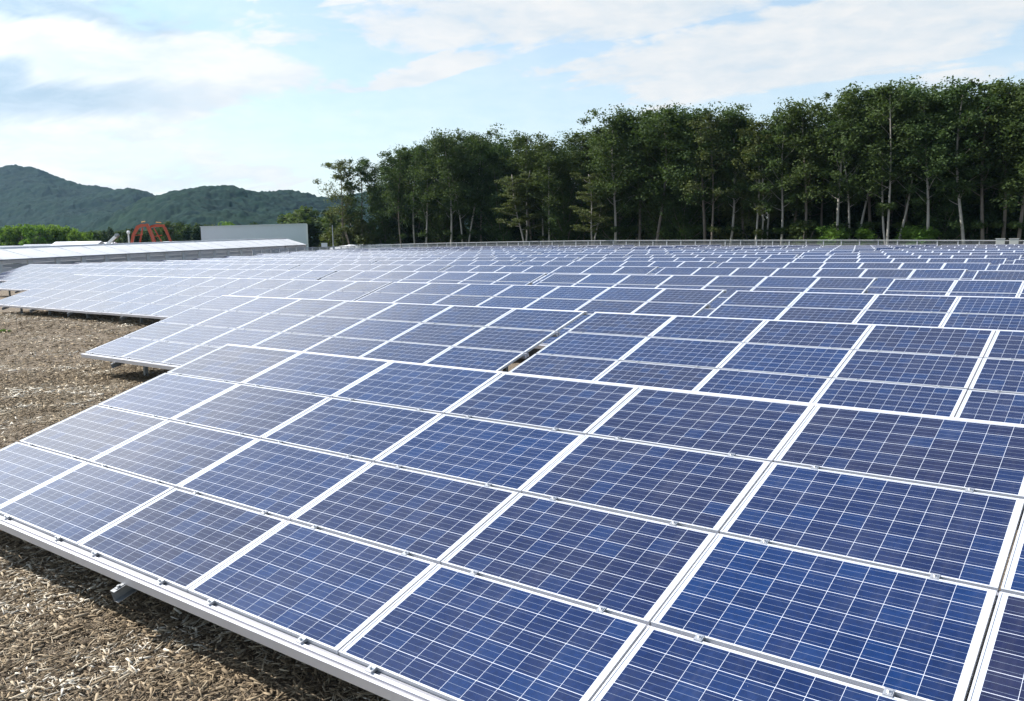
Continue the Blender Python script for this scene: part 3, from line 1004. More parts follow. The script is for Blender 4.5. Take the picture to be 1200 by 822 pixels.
def greenhouse():
    gA, gB = at(-190, 316, 60), at(357, 287, 142)
    a = Vector((gA.x, gA.y, 0))
    b = Vector((gB.x, gB.y, 0))
    # extend to where the photograph shows the end; front wall runs a -> b
    d = (b - a).normalized()
    back = Vector((-d.y, d.x, 0))
    if back.dot(AX_F) < 0:
        back = -back
    L = (b - a).length

    def zline(px, py, depth):
        return at(px, py, depth).z
    zeA, zeB = 1.90, zline(357, 287, 142)
    zrA, zrB = 2.80, zline(351, 279.6, 145)
    e = empty('greenhouse', a)
    tag(e, 'long low greenhouse with a white ridge roof and grey slatted wall', 'greenhouse')
    n = 22

    def P(s, off, z):
        q = d * (L * s) + back * off
        return Vector((q.x, q.y, z))
    lerp = lambda p, q, s: p + (q - p) * s
    roof = MB()
    half = 3.2
    for (o0, o1, zz) in ((-0.35, half, 1), (half * 2 + 0.35, half, 1)):
        roof.hexa([P(0, o0, zeA - .05), P(1, o0, zeB - .05), P(1, o1, zrB - .05), P(0, o1, zrA - .05), P(0, o0, zeA + .03), P(1, o0, zeB + .03), P(1, o1, zrB + .03), P(0, o1, zrA + .03)])
    roof.build('roof', M['film_roof'], e)
    for i in range(1, n):
        s = i / n
        sm = MB()
        sm.bar(P(s, -.36, lerp(zeA, zeB, s) + .045), P(s, half - .2, lerp(zrA, zrB, s) + .03), 0.07, 0.03)
        sm.build('roof_batten', M['film_roof'], e)
    rc = MB()
    rc.bar(P(0, half, zrA + .06), P(1, half, zrB + .06), 0.35, 0.12)
    rc.build('ridge_cap', M['white_paint'], e)
    wl = MB()
    for s0, s1 in [(i / n, (i + 1) / n) for i in range(n)]:
        z0, z1 = lerp(zeA, zeB, s0) - .06, lerp(zeA, zeB, s1) - .06
        # slats: long horizontal boards, each its own step in the wall
        rows = 7
        for r in range(rows):
            f0, f1 = r / rows, (r + 0.93) / rows
            st = 0.02 if r % 2 else 0.0
            wl.hexa([P(s0, .02 + st, -.3 + (z0 + .3) * f0), P(s1, .02 + st, -.3 + (z1 + .3) * f0), P(s1, .10, -.3 + (z1 + .3) * f0), P(s0, .10, -.3 + (z0 + .3) * f0),
                     P(s0, .02 + st, -.3 + (z0 + .3) * f1), P(s1, .02 + st, -.3 + (z1 + .3) * f1), P(s1, .10, -.3 + (z1 + .3) * f1), P(s0, .10, -.3 + (z0 + .3) * f1)], 1 if r in (1, 2, 5) else 0)
    wl.build('front_wall', [M['vinyl'], M['vinyl_dark']], e)
    bw = MB()
    bw.hexa([P(0, 2 * half - .1, -.3), P(1, 2 * half - .1, -.3), P(1, 2 * half, -.3), P(0, 2 * half, -.3), P(0, 2 * half - .1, zeA - .06), P(1, 2 * half - .1, zeB - .06), P(1, 2 * half, zeB - .06), P(0, 2 * half, zeA - .06)])
    bw.build('rear_wall', M['vinyl'], e)
    for s, ze, zr, nm in ((0.0008, zeA, zrA, 'gable_end'), (0.9985, zeB, zrB, 'gable_end')):
        g = MB()
        ring = [P(s, 0.22, -.3), P(s, 2 * half - .12, -.3), P(s, 2 * half - .12, ze - .08), P(s, half, zr - .08), P(s, 0.22, ze - .08)]
        ring2 = [p + d * 0.08 for p in ring]
        g.quad(ring[::-1])
        g.quad(ring2)
        for k in range(5):
            g.quad([ring[k], ring[(k + 1) % 5], ring2[(k + 1) % 5], ring2[k]])
        g.build(nm, M['vinyl'], e)
    for i in range(n + 1):
        s = i / n
        z = lerp(zeA, zeB, s)
        p = MB()
        w = 0.32 / L
        p.hexa([P(s - w, -.10, -.3), P(s + w, -.10, -.3), P(s + w, .015, -.3), P(s - w, .015, -.3), P(s - w, -.10, z - .07), P(s + w, -.10, z - .07), P(s + w, .015, z - .07), P(s - w, .015, z - .07)])
        p.build('wall_post', M['concrete'], e)
    gt = MB()
    gt.bar(P(0, -.42, zeA - .03), P(1, -.42, zeB - .03), 0.10, 0.10)
    gt.build('gutter', M['steel'], e)


greenhouse()


def grey_building():
    l, r = at(235, 265.5, 178), at(358.6, 262, 178)
    a, b = Vector((l.x, l.y, 0)), Vector((r.x, r.y, 0))
    d = (b - a).normalized()
    back = Vector((b.x - CAM.x, b.y - CAM.y, 0)).normalized()
    back = (back - d * 0.06).normalized()
    L = (b - a).length
    zl, zr = l.z, r.z
    e = empty('warehouse', a)
    tag(e, 'plain blue grey metal building standing behind the greenhouse roof', 'building')

    def P(s, off, z):
        q = d * s + back * off
        return Vector((q.x, q.y, z))
    w = MB()
    n = 64
    for i in range(n):                     # corrugated sheet: shallow ribs
        s0, s1 = L * i / n, L * (i + 0.55) / n
        z = zl + (zr - zl) * i / n
        w.hexa([P(s0, -.03, 0), P(s1, -.03, 0), P(s1, .02, 0), P(s0, .02, 0), P(s0, -.03, z - .15), P(s1, -.03, z - .15), P(s1, .02, z - .15), P(s0, .02, z - .15)])
    w.hexa([P(0, .02, 0), P(L, .02, 0), P(L, 12, 0), P(0, 12, 0), P(0, .02, zl - .15), P(L, .02, zr - .15), P(L, 12, zr - .15), P(0, 12, zl - .15)])
    w.build('wall', M['grey_wall'], e)
    rf = MB()
    rf.hexa([P(-.15, -.18, zl - .14), P(L + .15, -.18, zr - .14), P(L + .15, 12.2, zr - .14), P(-.15, 12.2, zl - .14), P(-.15, -.18, zl), P(L + .15, -.18, zr), P(L + .15, 12.2, zr), P(-.15, 12.2, zl)])
    rf.build('roof', M['grey_wall'], e)
    t = MB()
    t.hexa([P(L - .05, -.12, 0), P(L + .28, -.12, 0), P(L + .28, .3, 0), P(L - .05, .3, 0), P(L - .05, -.12, zr - .16), P(L + .28, -.12, zr - .16), P(L + .28, .3, zr - .16), P(L - .05, .3, zr - .16)])
    t.build('corner_trim', M['white_paint'], e)


grey_building()


def house(px, py, depth, w, dep, wall_h, roof_h, rz, label, roofm):
    p = at(px, py, depth)
    zt = p.z
    e = empty('house', (p.x, p.y, 0), rz)
    tag(e, label, 'house', 'small buildings beyond the greenhouse')
    wall_h = zt - roof_h
    b = MB()
    b.box((-w / 2, -dep / 2, 0), (w / 2, dep / 2, wall_h))
    b.build('wall', M['white_paint'], e)
    r = MB()
    o = 0.4
    for s in (-1, 1):
        r.hexa([Vector(q) for q in ((-w / 2 - o, s * (dep / 2 + o), wall_h - .1), (w / 2 + o, s * (dep / 2 + o), wall_h - .1), (w / 2 + o, 0, zt - .1), (-w / 2 - o, 0, zt - .1),
                                    (-w / 2 - o, s * (dep / 2 + o), wall_h + .05), (w / 2 + o, s * (dep / 2 + o), wall_h + .05), (w / 2 + o, 0, zt + .05), (-w / 2 - o, 0, zt + .05))])
    r.build('roof', roofm, e)
    for x in (-w * 0.25, w * 0.22):
        wn = MB()
        wn.box((x - .5, -dep / 2 - .04, 1.1), (x + .5, -dep / 2 + .02, 2.1))
        wn.build('window', M['cab_glass'], e)


house(92, 283.5, 150, 7.0, 6.0, 3, 1.0, 0.7, 'small house with a pale roof just left of the slanted white conveyor', M['white_roof'])
house(119, 284.6, 165, 5.0, 5.0, 3, 0.9, 0.5, 'small low shed with white roof at the foot of the slanted white conveyor', M['white_roof'])
house(24, 288.4, 130, 6.5, 5.0, 3, 1.1, 0.9, 'white walled house at the far left behind the greenhouse roof', M['tile'])
house(57, 286.6, 150, 8.0, 6.0, 3, 1.4, 0.6, 'dark roofed house in front of the bright grove', M['tile'])
house(212, 283.2, 190, 7.0, 6.0, 3, 1.0, 0.6, 'low white roofed shed right of the orange excavators', M['white_roof'])


def conveyor():
    a, b = at(124.5, 288, 158), at(137, 276, 158)
    e = empty('conveyor', (a.x, a.y, 0))
    tag(e, 'slanted white conveyor boom rising behind the greenhouse roof', 'conveyor')
    o = Vector((a.x, a.y, 0))
    lo = a - o + (a - b) * 0.25
    up = b - o
    f = MB()
    f.bar(lo, up, 0.55, 0.5)
    f.build('boom', M['white_paint'], e)
    for s in (0.25, 0.7):
        l = MB()
        p = lo.lerp(up, s)
        l.bar((p.x, p.y, 0), p - Vector((0, 0, .2)), 0.18, 0.18)
        l.build('leg', M['steel'], e)
    dr = MB()
    side = AX_F.cross(Vector((0, 0, 1))).normalized()
    depthv = Vector((AX_F.x, AX_F.y, 0)).normalized()
    dr.tube([up - depthv * .4, up + depthv * .4], 0.32, 12)
    dr.build('end_drum', M['steel'], e)


conveyor()


def excavator(pts_px, stick_px, depth, label):
    """orange excavator: boom and stick outlines stand at `depth`, body and tracks on the ground below"""
    P = [at(x, y, depth) for x, y in pts_px]
    S = [at(x, y, depth) for x, y in stick_px]
    base = P[0]
    e = empty('excavator', (base.x, base.y, 0))
    o = Vector((base.x, base.y, 0))
    tag(e, label, 'excavator', 'orange excavators beyond the greenhouse')
    fw = (S[0] - P[0])
    fw = Vector((fw.x, fw.y, 0)).normalized()
    ln = Vector((-fw.y, fw.x, 0))

    def plate(points, widths, thick, name, mat):
        """a box-section arm following points in the vertical plane of the boom"""
        m = MB()
        secs = []
        for i, p in enumerate(points):
            t = (points[min(i + 1, len(points) - 1)] - points[max(i - 1, 0)]).normalized()
            nrm = t.cross(ln).normalized() * widths[i] / 2
            q = p - o
            secs.append([q - nrm - ln * thick / 2, q + nrm - ln * thick / 2, q + nrm + ln * thick / 2, q - nrm + ln * thick / 2])
        for i in range(len(secs) - 1):
            for k in range(4):
                k2 = (k + 1) % 4
                m.quad([secs[i][k], secs[i][k2], secs[i + 1][k2], secs[i + 1][k]])
        m.quad(secs[0][::-1])
        m.quad(secs[-1])
        return m.build(name, mat, e)
    plate(P, [0.42, 0.48, 0.60, 0.55, 0.40][:len(P)], 0.5, 'boom', M['orange'])
    plate(S, [0.32, 0.55, 0.42, 0.32][:len(S)], 0.40, 'stick', M['orange'])
    for k in (-1, 1):
        c = MB()
        i1 = min(2, len(P) - 1)
        c.tube([P[0] - o + fw * 1.45 + ln * .34 * k, P[i1] - o + fw * .85 - Vector((0, 0, .15)) + ln * .34 * k], 0.10, 8)
        c.build('boom_cylinder', M['orange'], e)
    c = MB()
    c.tube([P[-2] - o + Vector((0, 0, .62)), S[0] - o + Vector((0, 0, .45)) - fw * .2], 0.10, 8)
    c.build('stick_cylinder', M['yellow'], e)
    lk = MB()
    lk.tube([P[1] - o - Vector((0, 0, .1)), P[1] - o + fw * 1.7 + Vector((0, 0, .15))], 0.07, 6)
    lk.build('hose_bracket', M['orange'], e)
    bk = MB()
    q = S[-1] - o
    ring = [(0.0, 0.35), (0.55, 0.1), (0.75, -0.5), (0.2, -1.05), (-0.5, -0.9)]
    A = [q + fw * x + Vector((0, 0, z)) - ln * .55 for x, z in ring]
    B = [p + ln * 1.1 for p in A]
    for k in range(4):
        bk.quad([A[k], A[k + 1], B[k + 1], B[k]])
    bk.quad(A)
    bk.quad(B[::-1])
    bk.build('bucket', M['black'], e)
    # body and tracks
    rot = Matrix.Rotation(math.atan2(fw.y, fw.x), 4, 'Z')
    h = MB()
    h.box((-3.2, -1.35, 1.15), (0.2, 1.35, 2.2), 0, rot)
    h.build('engine_body', M['orange'], e)
    cb = MB()
    cb.box((-0.9, 0.35, 2.21), (0.6, 1.35, 2.75), 0, rot)
    cb.build('cab', M['cab_glass'], e)
    for s in (-1, 1):
        t = MB()
        t.box((-2.9, s * 1.1 - .35, 0.15), (1.1, s * 1.1 + .35, 0.8), 0, rot)
        t.box((-2.5, s * 1.1 - .352, 0.0), (0.7, s * 1.1 + .352, 0.149), 0, rot)
        t.box((-2.5, s * 1.1 - .352, 0.801), (0.7, s * 1.1 + .352, 0.95), 0, rot)
        t.build('track', M['black'], e)


excavator([(153.6, 290), (156.2, 276), (161.5, 266.2), (166, 264.4), (174.5, 264.0)], [(171.5, 262.6), (173.6, 266.5), (178.2, 278), (181.5, 290)], 165, 'orange excavator with its arched boom raised, left one of two')
excavator([(183.5, 290), (179.0, 277), (174.8, 266.4), (183, 264.6), (193.2, 264.8)], [(190.2, 263.9), (193.2, 267.5), (197.8, 277.5), (203, 290)], 168, 'orange excavator with its boom folded down, right one of two')


def pole(px, py, depth, r, label, name, cat, head=None):
    p = at(px, py, depth)
    e = empty(name, (p.x, p.y, 0))
    tag(e, label, cat)
    m = MB()
    m.tube([(0, 0, -.2), (0, 0, p.z * .5), (0, 0, p.z)], [r * 1.2, r * 1.05, r * 0.8], 10)
    m.build('shaft', M['tile'] if name != 'lamp_post' else M['concrete'], e)
    c = MB()
    if head == 'lamp':
        c.tube([(0, 0, p.z - .1), (0, 0, p.z + .15), (0, 0, p.z + .5), (0, 0, p.z + .62)], [0.12, 0.30, 0.30, 0.1], 12)
        c.build('lamp_head', M['white_paint'], e)
    elif head == 'arm':
        c.bar((-.7, 0, p.z - .5), (.7, 0, p.z - .5), 0.09, 0.1)
        c.build('crossarm', M['steel'], e)
    else:
        c.tube([(0, 0, p.z), (0, 0, p.z + .08)], [r * .9, r * .5], 10)
        c.build('cap', M['steel'], e)


pole(150.6, 274.5, 162, 0.16, 'grey post with a white lamp head left of the orange excavators', 'lamp_post', 'lamp post', 'lamp')
pole(389.5, 264.5, 150, 0.085, 'slim grey utility pole at the left end of the wood', 'utility_pole', 'pole')
pole(400.5, 276, 155, 0.12, 'short grey pole right of the slim utility pole', 'short_pole', 'pole')


def signboard():
    p = at(380, 285, 143)
    e = empty('signboard', (p.x, p.y, 0), math.atan2(AX_R.y, AX_R.x))
    tag(e, 'blank pale board on two posts behind the fence right of the greenhouse', 'board')
    b = MB()
    b.box((-.5, -.03, p.z - .75), (.5, .03, p.z))
    b.build('board', M['white_paint'], e)
    for s in (-.35, .35):
        l = MB()
        l.box((s - .03, .032, 0), (s + .03, .09, p.z - .05))
        l.build('post', M['steel'], e)


signboard()


def tunnel():
    a, b = at(386, 292, 150), at(505, 288.5, 152)
    A, B = Vector((a.x, a.y, 0)), Vector((b.x, b.y, 0))
    d = (B - A).normalized()
    n = Vector((-d.y, d.x, 0))
    if n.dot(AX_F) < 0:
        n = -n
    L = (B - A).length
    e = empty('vinyl_tunnel', A)
    tag(e, 'low white plastic covered tunnel behind the fence at the left end of the wood', 'tunnel')
    m = MB()
    cols = 30
    K = 9
    zt = at(430, 286.0, 150).z
    ring = []
    for i in range(cols + 1):
        s = i / cols
        sag = 1 - 0.03 * abs(math.sin(s * math.pi * cols / 3))
        hh = zt * sag * (0.80 + 0.20 * min(1, s * 5))
        ring.append([Vector(((d * L * s + n * (1.8 - 1.8 * math.cos(math.pi * k / (K - 1)))).x, (d * L * s + n * (1.8 - 1.8 * math.cos(math.pi * k / (K - 1)))).y, hh * math.sin(math.pi * k / (K - 1)) ** 0.7 - .02)) for k in range(K)])
    for i in range(cols):
        for k in range(K - 1):
            m.quad([ring[i][k], ring[i + 1][k], ring[i + 1][k + 1], ring[i][k + 1]])
    m.quad(ring[0])
    m.quad(ring[-1][::-1])
    m.build('cover', M['white_roof'], e)
    for i in range(0, cols + 1, 5):
        h = MB()
        h.tube([p + Vector((0, 0, .03)) for p in ring[i]], 0.04, 6)
        h.build('hoop', M['steel'], e)


tunnel()

# weeds and bushes against the greenhouse wall
for px, py, dep, hh, lab in ((22, 305, 82, 1.5, 'green weedy bush against the greenhouse wall at the far left'), (38, 307, 84, 1.2, 'low weeds right of the weedy bush by the greenhouse wall'),
                             (124, 302.5, 100, 1.4, 'small bright bush by the greenhouse wall above the fifth row'), (316, 294, 130, 1.5, 'round dark bush before the right end of the greenhouse')):
    p = at(px, py, dep)
    plant('bush', 'bush', 'bush', (p.x, p.y, 0), max(p.z, 0.8), lab, 'bushes along the greenhouse', 'leaf_bright' if px < 200 else 'leaf', 'bark', 1.0)

w0 = at(5, 378, 31)
plant('weed_tuft', 'weeds', 'bush', (w0.x, w0.y, 0), 0.22, 'small green weed tuft under the third row at the left photo edge', None, 'leaf_bright', 'bark', 2.2)

# ------------------------------------------------------------------ far fence and cabinets
def fence():
    pts = []
    x = 6.0
    p0 = at_y(430, 287.5, 99.5)
    pts_line = [Vector((6.0, 99.5, 0)), Vector((p0.x, 99.5, 0))]
    q = at(296, 293, 118)
    pts_line.append(Vector((q.x, q.y, 0)))
    e = empty('wire_fence', pts_line[0])
    tag(e, 'low grey wire mesh fence running along the far side of the field before the wood', 'fence')
    org = pts_line[0]
    post_me = None
    step = 2.0
    seq = []
    for a, b in zip(pts_line[:-1], pts_line[1:]):
        n = int((b - a).length / step)
        for i in range(n):
            seq.append(a.lerp(b, i / n))
    seq.append(pts_line[-1])
    pm = MB()
    pm.box((-.055, -.055, -1.9), (.055, .055, 0))
    post_me = pm.mesh('post')
    post_me.materials.append(M['fence_metal'])
    wm = MB()
    bx = 2.0
    for k in range(27):
        xx = 0.05 + k * (bx - .1) / 26
        wm.box((xx - .007, -.007, -1.15), (xx + .007, .007, -.06))
    for k in range(5):
        z = -.2 - k * .22
        wm.box((0.03, .008, z - .007), (bx - .03, .016, z + .007))
    wire_me = wm.mesh('wire_mesh')
    wire_me.materials.append(M['fence_metal'])

    def top(p):
        px = proj((p.x, p.y, 2.0))
        yy = np.interp(px[0], [296, 330, 359, 386, 430, 500, 600, 700, 800, 1000, 1200], [293.0, 291.3, 290.0, 289.4, 287.6, 285.2, 283.2, 281.8, 281.5, 281.2, 281.8])
        return at(px[0], float(yy), px[2]).z
    Z = [top(p) for p in seq]
    k = np.ones(5) / 5
    Z = np.convolve(np.pad(Z, 2, mode='edge'), k, 'valid')
    tr = MB()
    for i, p in enumerate(seq):
        o = link_mesh('post', post_me, None, e)
        o.location = (p.x - org.x, p.y - org.y, Z[i])
        if i:
            a = seq[i - 1] - org + Vector((0, 0, Z[i - 1] - .03))
            b = p - org + Vector((0, 0, Z[i] - .03))
            tr.bar(a + Vector((0, -.09, 0)), b + Vector((0, -.09, 0)), 0.06, 0.075)
            w = link_mesh('wire_mesh', wire_me, None, e)
            w.location = (a.x, a.y, (Z[i] + Z[i - 1]) / 2)
            w.rotation_euler = (0, 0, math.atan2((b - a).y, (b - a).x))
    tr.build('top_rail', M['fence_metal'], e)


M['fence_metal'] = mat_plain('grey fence metal', (0.48, 0.49, 0.50), 0.5, 0.3, 0.1, 1.0)
fence()
M['cabinet'] = mat_plain('pale grey cabinet paint', (0.50, 0.50, 0.46), 0.5, 0, 0.05, 2.0)
for px, lab in ((1172.5, 'pale grey electrical cabinet by the far fence, left of a pair'), (1188.5, 'pale grey electrical cabinet by the far fence, right of a pair')):
    t = at_y(px, 279.6, 98.6)
    e = empty('electrical_cabinet', (t.x, t.y, 0), 0.15)
    tag(e, lab, 'cabinet', 'electrical cabinets by the fence')
    b = MB()
    b.box((-.42, -.25, 0.1), (.42, .25, t.z - .06))
    b.build('housing', M['cabinet'], e)
    r = MB()
    r.box((-.46, -.30, t.z - .058), (.46, .30, t.z))
    r.build('lid', M['cabinet'], e)
    dd = MB()
    dd.box((-.38, -.275, 0.2), (.38, -.252, t.z - .12))
    dd.build('door', M['cabinet'], e)
    pl = MB()
    pl.box((-.48, -.32, -.05), (.48, .32, 0.098))
    pl.build('plinth', M['concrete'], e)

# ------------------------------------------------------------------ solar arrays
PU, PV, TILT = 1.68, 1.00803, 0.284265
PITCH = 6.65219
PWID, PHGT, PTHK = 1.665, 0.978, 0.042
CT, ST = math.cos(TILT), math.sin(TILT)
TM = Matrix.Rotation(TILT, 4, 'X')


def glass_quad(mb_v, mb_f, uvs, x0, y0, z, ix, iy, mtx=None):
    m = 0.012
    w, h = PWID - 2 * m, PHGT - 2 * m
    cell = 0.158
    mx_, my_ = (PWID - 10 * cell) / 2 - m, (PHGT - 6 * cell) / 2 - m
    b = len(mb_v)
    P = [(x0 + m, y0 + m, z), (x0 + m + w, y0 + m, z), (x0 + m + w, y0 + m + h, z), (x0 + m, y0 + m + h, z)]
    if mtx is not None:
        P = [tuple(mtx @ Vector(p)) for p in P]
    mb_v += P
    mb_f.append((b, b + 1, b + 2, b + 3))
    for (a, c) in ((0, 0), (1, 0), (1, 1), (0, 1)):
        uvs.append((20 * ix + 5 + (-mx_ + a * w) / cell, 20 * iy + 5 + (-my_ + c * h) / cell))


def frame_parts(mb, x0=0.0, y0=0.0, mtx=None, mat=0, lite=False):
    """aluminium frame of one panel, top face at z = 0"""
    t = 0.012
    mb.box((x0, y0, -PTHK), (x0 + PWID, y0 + t, 0), mat, mtx)
    mb.box((x0, y0 + PHGT - t, -PTHK), (x0 + PWID, y0 + PHGT, 0), mat, mtx)
    mb.box((x0, y0 + t, -PTHK), (x0 + t, y0 + PHGT - t, 0), mat, mtx)
    mb.box((x0 + PWID - t, y0 + t, -PTHK), (x0 + PWID, y0 + PHGT - t, 0), mat, mtx)


def set_uv(me, uvs, start_loop=0):
    lay = me.uv_layers.new(name='UVMap')
    arr = np.zeros((len(me.loops), 2), np.float32)
    arr[start_loop:start_loop + len(uvs)] = uvs
    lay.data.foreach_set('uv', arr.ravel())


# near panel: frame mesh + glass mesh + backsheet inside the frame mesh
fm = MB()
frame_parts(fm)
fm.box((0.0125, 0.0125, -0.010), (PWID - 0.0125, PHGT - 0.0125, -0.0065), 1)
frame_me = fm.mesh('panel_frame')
frame_me.materials.append(M['frame'])
frame_me.materials.append(M['back'])
gv, gf, gu = [], [], []
glass_quad(gv, gf, gu, 0, 0, -0.0035, 0, 0)
glass_me = bpy.data.meshes.new('glass')
glass_me.from_pydata(gv, [], gf)
set_uv(glass_me, gu)
glass_me.materials.append(M['cells'])
# mid-distance panel: glass and frame in one mesh
gv, gf, gu = [], [], []
glass_quad(gv, gf, gu, 0, 0, -0.0035, 0, 0)
mm = MB()
mm.v, mm.f, mm.m = list(gv), list(gf), [1]
frame_parts(mm)
mm.box((0.0125, 0.0125, -0.010), (PWID - 0.0125, PHGT - 0.0125, -0.0065), 2)
mid_me = mm.mesh('solar_panel')
set_uv(mid_me, gu)
for k in ('frame', 'cells', 'back'):
    mid_me.materials.append(M[k])

# shared pieces
cm = MB()
cm.box((-.024, -.026, -0.014), (.024, .026, 0.0035))
cm.box((-.017, -.018, 0.0036), (.017, .018, 0.007))
cm.tube([(0, 0, 0.0071), (0, 0, 0.017)], 0.008, 8)
clamp_me = cm.mesh('clamp')
clamp_me.materials.append(M['bolt'])
em = MB()
em.box((-.026, -.030, -0.018), (.026, .018, 0.0035))
em.box((-.026, -.040, -0.018), (.026, -.0305, 0.006))
em.tube([(0, -.014, 0.0036), (0, -.014, 0.020)], 0.009, 8)
end_me = em.mesh('clamp')
end_me.materials.append(M['bolt'])

BEAMS = (0.9, 2.52, 4.5, 6.1)
_rail_cache = {}


def slope(x, v, n):
    """array coordinates: along, up the slope, off the plane -> local metres"""
    return Vector((x, v * CT - n * ST, H0 + v * ST + n * CT))


AM = Matrix.Translation((0, 0, H0)) @ TM


def rail_mesh(j, cols):
    key = (j, cols)
    if key in _rail_cache:
        return _rail_cache[key]
    L = cols * PU
    m = MB()
    if j == 0:
        m.box((-0.03, -0.105, -0.095), (L + 0.02, -0.0872, -0.006), 0, AM)
        m.box((-0.03, -0.0870, -0.095), (L + 0.02, -0.006, -0.030), 1, AM)
        m.box((-0.03, -0.060, -0.0299), (L + 0.02, -0.036, -0.012), 0, AM)
    elif j == 4:
        y = 4 * PV - (PV - PHGT)
        m.box((-0.02, y + 0.002, -0.075), (L + 0.02, y + 0.045, -0.006), 0, AM)
    else:
        y = j * PV - (PV - PHGT)
        m.box((-0.02, y + 0.001, -0.10), (L + 0.02, y + (PV - PHGT) - 0.001, -0.030), 1, AM)
        m.box((-0.02, y - 0.04, -0.10), (L + 0.02, y + 0.07, -PTHK - 0.003), 0, AM)
    me = m.mesh('rail')
    me.materials.append(M['rail'])
    me.materials.append(M['channel'])
    _rail_cache[key] = me
    return me


def beam_meshes():
    b = MB()
    v0, v1 = -0.205, 4.02
    # C section: web and two flanges
    b.box((-.03, v0, -0.205), (-.024, v1, -0.102), 0, AM)
    b.box((-.0239, v0, -0.205), (.03, v1, -0.199), 0, AM)
    b.box((-.0239, v0, -0.108), (.03, v1, -0.102), 0, AM)
    b.tube([AM @ Vector((0.0, v0 + .06, -0.102)), AM @ Vector((0.0, v0 + .06, -0.085))], 0.014, 8)
    b.box((-.018, v0 + .03, -0.1019), (.018, v0 + .10, -0.095), 0, AM)
    beam = b.mesh('rafter')
    beam.materials.append(M['steel'])
    legs = []
    for v in (0.62, 3.35):
        l = MB()
        p = slope(0, v, -0.21)
        l.box((-.04, p.y - .04, -0.25), (.04, p.y + .04, p.z))
        l.box((-.06, p.y - .06, p.z - .14), (-.041, p.y + .06, p.z + .09))
        me = l.mesh('leg')
        me.materials.append(M['steel'])
        legs.append(me)
    br = MB()
    p, q = slope(0.05, 1.6, -0.24), slope(0.05, 3.3, 0)
    br.bar((0.06, p.y, p.z), (0.06, q.y - .05, 0.28), 0.05, 0.05)
    brace = br.mesh('brace')
    brace.materials.append(M['steel'])
    return beam, legs, brace


BEAM_ME, LEG_ME, BRACE_ME = beam_meshes()
_far_cache = {}


def far_array_mesh(cols, seed):
    key = (cols, seed)
    if key in _far_cache:
        return _far_cache[key]
    gv, gf, gu = [], [], []
    for i in range(cols):
        for j in range(4):
            glass_quad(gv, gf, gu, i * PU, j * PV, -0.0035, i + 1 + seed * 13, j + 1, AM)
    m = MB()
    m.v, m.f, m.m = list(gv), list(gf), [1] * len(gf)
    for i in range(cols):
        for j in range(4):
            frame_parts(m, i * PU, j * PV, AM, 0)
            m.box((i * PU + .0125, j * PV + .0125, -0.010), (i * PU + PWID - .0125, j * PV + PHGT - .0125, -0.0065), 2, AM)
    L = cols * PU
    m.box((-0.03, -0.105, -0.095), (L + 0.02, -0.004, -0.01), 0, AM)
    y = 4 * PV - (PV - PHGT)
    m.box((-0.02, y + 0.002, -0.075), (L + 0.02, y + 0.045, -0.006), 0, AM)
    for j in (1, 2, 3):
        y = j * PV - (PV - PHGT)
        m.box((-0.02, y + 0.001, -0.10), (L + 0.02, y + (PV - PHGT) - 0.001, -0.022), 3, AM)
    for bx in BEAMS:
        if bx < cols:
            for v in (0.62, 3.35):
                p = slope(0, v, -0.12)
                m.box((bx * PU - .04, p.y - .04, -0.25), (bx * PU + .04, p.y + .04, p.z), 3)
    me = m.mesh('solar_array')
    set_uv(me, gu)
    for k in ('frame', 'cells', 'back', 'steel'):
        me.materials.append(M[k])
    _far_cache[key] = me
    return me


ROWS = ['front', 'second', 'third', 'fourth', 'fifth', 'sixth', 'seventh', 'eighth', 'ninth', 'tenth', 'eleventh', 'twelfth', 'thirteenth', 'fourteenth', 'last']


def make_array(row, u0, cols, label, seed):
    x, y = u0 * PU, (row - 1) * PITCH
    zg = float(mound(x + cols * PU / 2, y + 2))
    if row >= 9:
        o = link_mesh('solar_array', far_array_mesh(cols, seed % 5), None, None)
        o.location = (x, y, zg)
        tag(o, label, 'solar array', 'solar arrays in long rows')
        return
    e = empty('solar_array', (x, y, zg))
    tag(e, label, 'solar array', 'solar arrays in long rows')
    for i in range(cols):
        for j in range(4):
            if row <= 4:
                p = link_mesh('solar_panel', frame_me, None, e)
                g = link_mesh('glass', glass_me, None, p)
            else:
                p = link_mesh('solar_panel', mid_me, None, e)
            q = slope(i * PU, j * PV, 0)
            jit = (rng.uniform(-.0035, .0035), rng.uniform(-.0015, .0015)) if row <= 6 else (0, 0)
            p.location = (q.x, q.y, q.z + rng.uniform(-.001, .001))
            p.rotation_euler = (TILT + jit[0], jit[1], 0)
    for j in range(5):
        link_mesh('rail', rail_mesh(j, cols), None, e)
    if row <= 3:
        for i in range(cols):
            for f in (0.19, 0.80):
                for j in range(0, 4):
                    c = link_mesh('clamp', end_me if j == 0 else clamp_me, None, e)
                    c.location = slope((i + f) * PU, -0.013 if j == 0 else j * PV - (PV - PHGT) / 2, 0)
                    c.rotation_euler = (TILT, 0, 0)
    for bx in BEAMS:
        if bx > cols:
            continue
        b = link_mesh('rafter', BEAM_ME, None, e)
        b.location.x = bx * PU
        for lm in LEG_ME:
            l = link_mesh('leg', lm, None, e)
            l.location.x = bx * PU
        if row <= 5:
            br = link_mesh('brace', BRACE_ME, None, e)
            br.location.x = bx * PU


LAYOUT = {1: [(0.0, 7)], 2: [(-5.92, 7), (1.21, 7)], 3: [(-19.1, 6), (-13.05, 7), (-5.98, 7), (1.2, 7)],
          4: [(-29.4, 3), (-26.35, 7), (-19.25, 7), (-12.08, 7), (-4.87, 7), (2.43, 7)]}


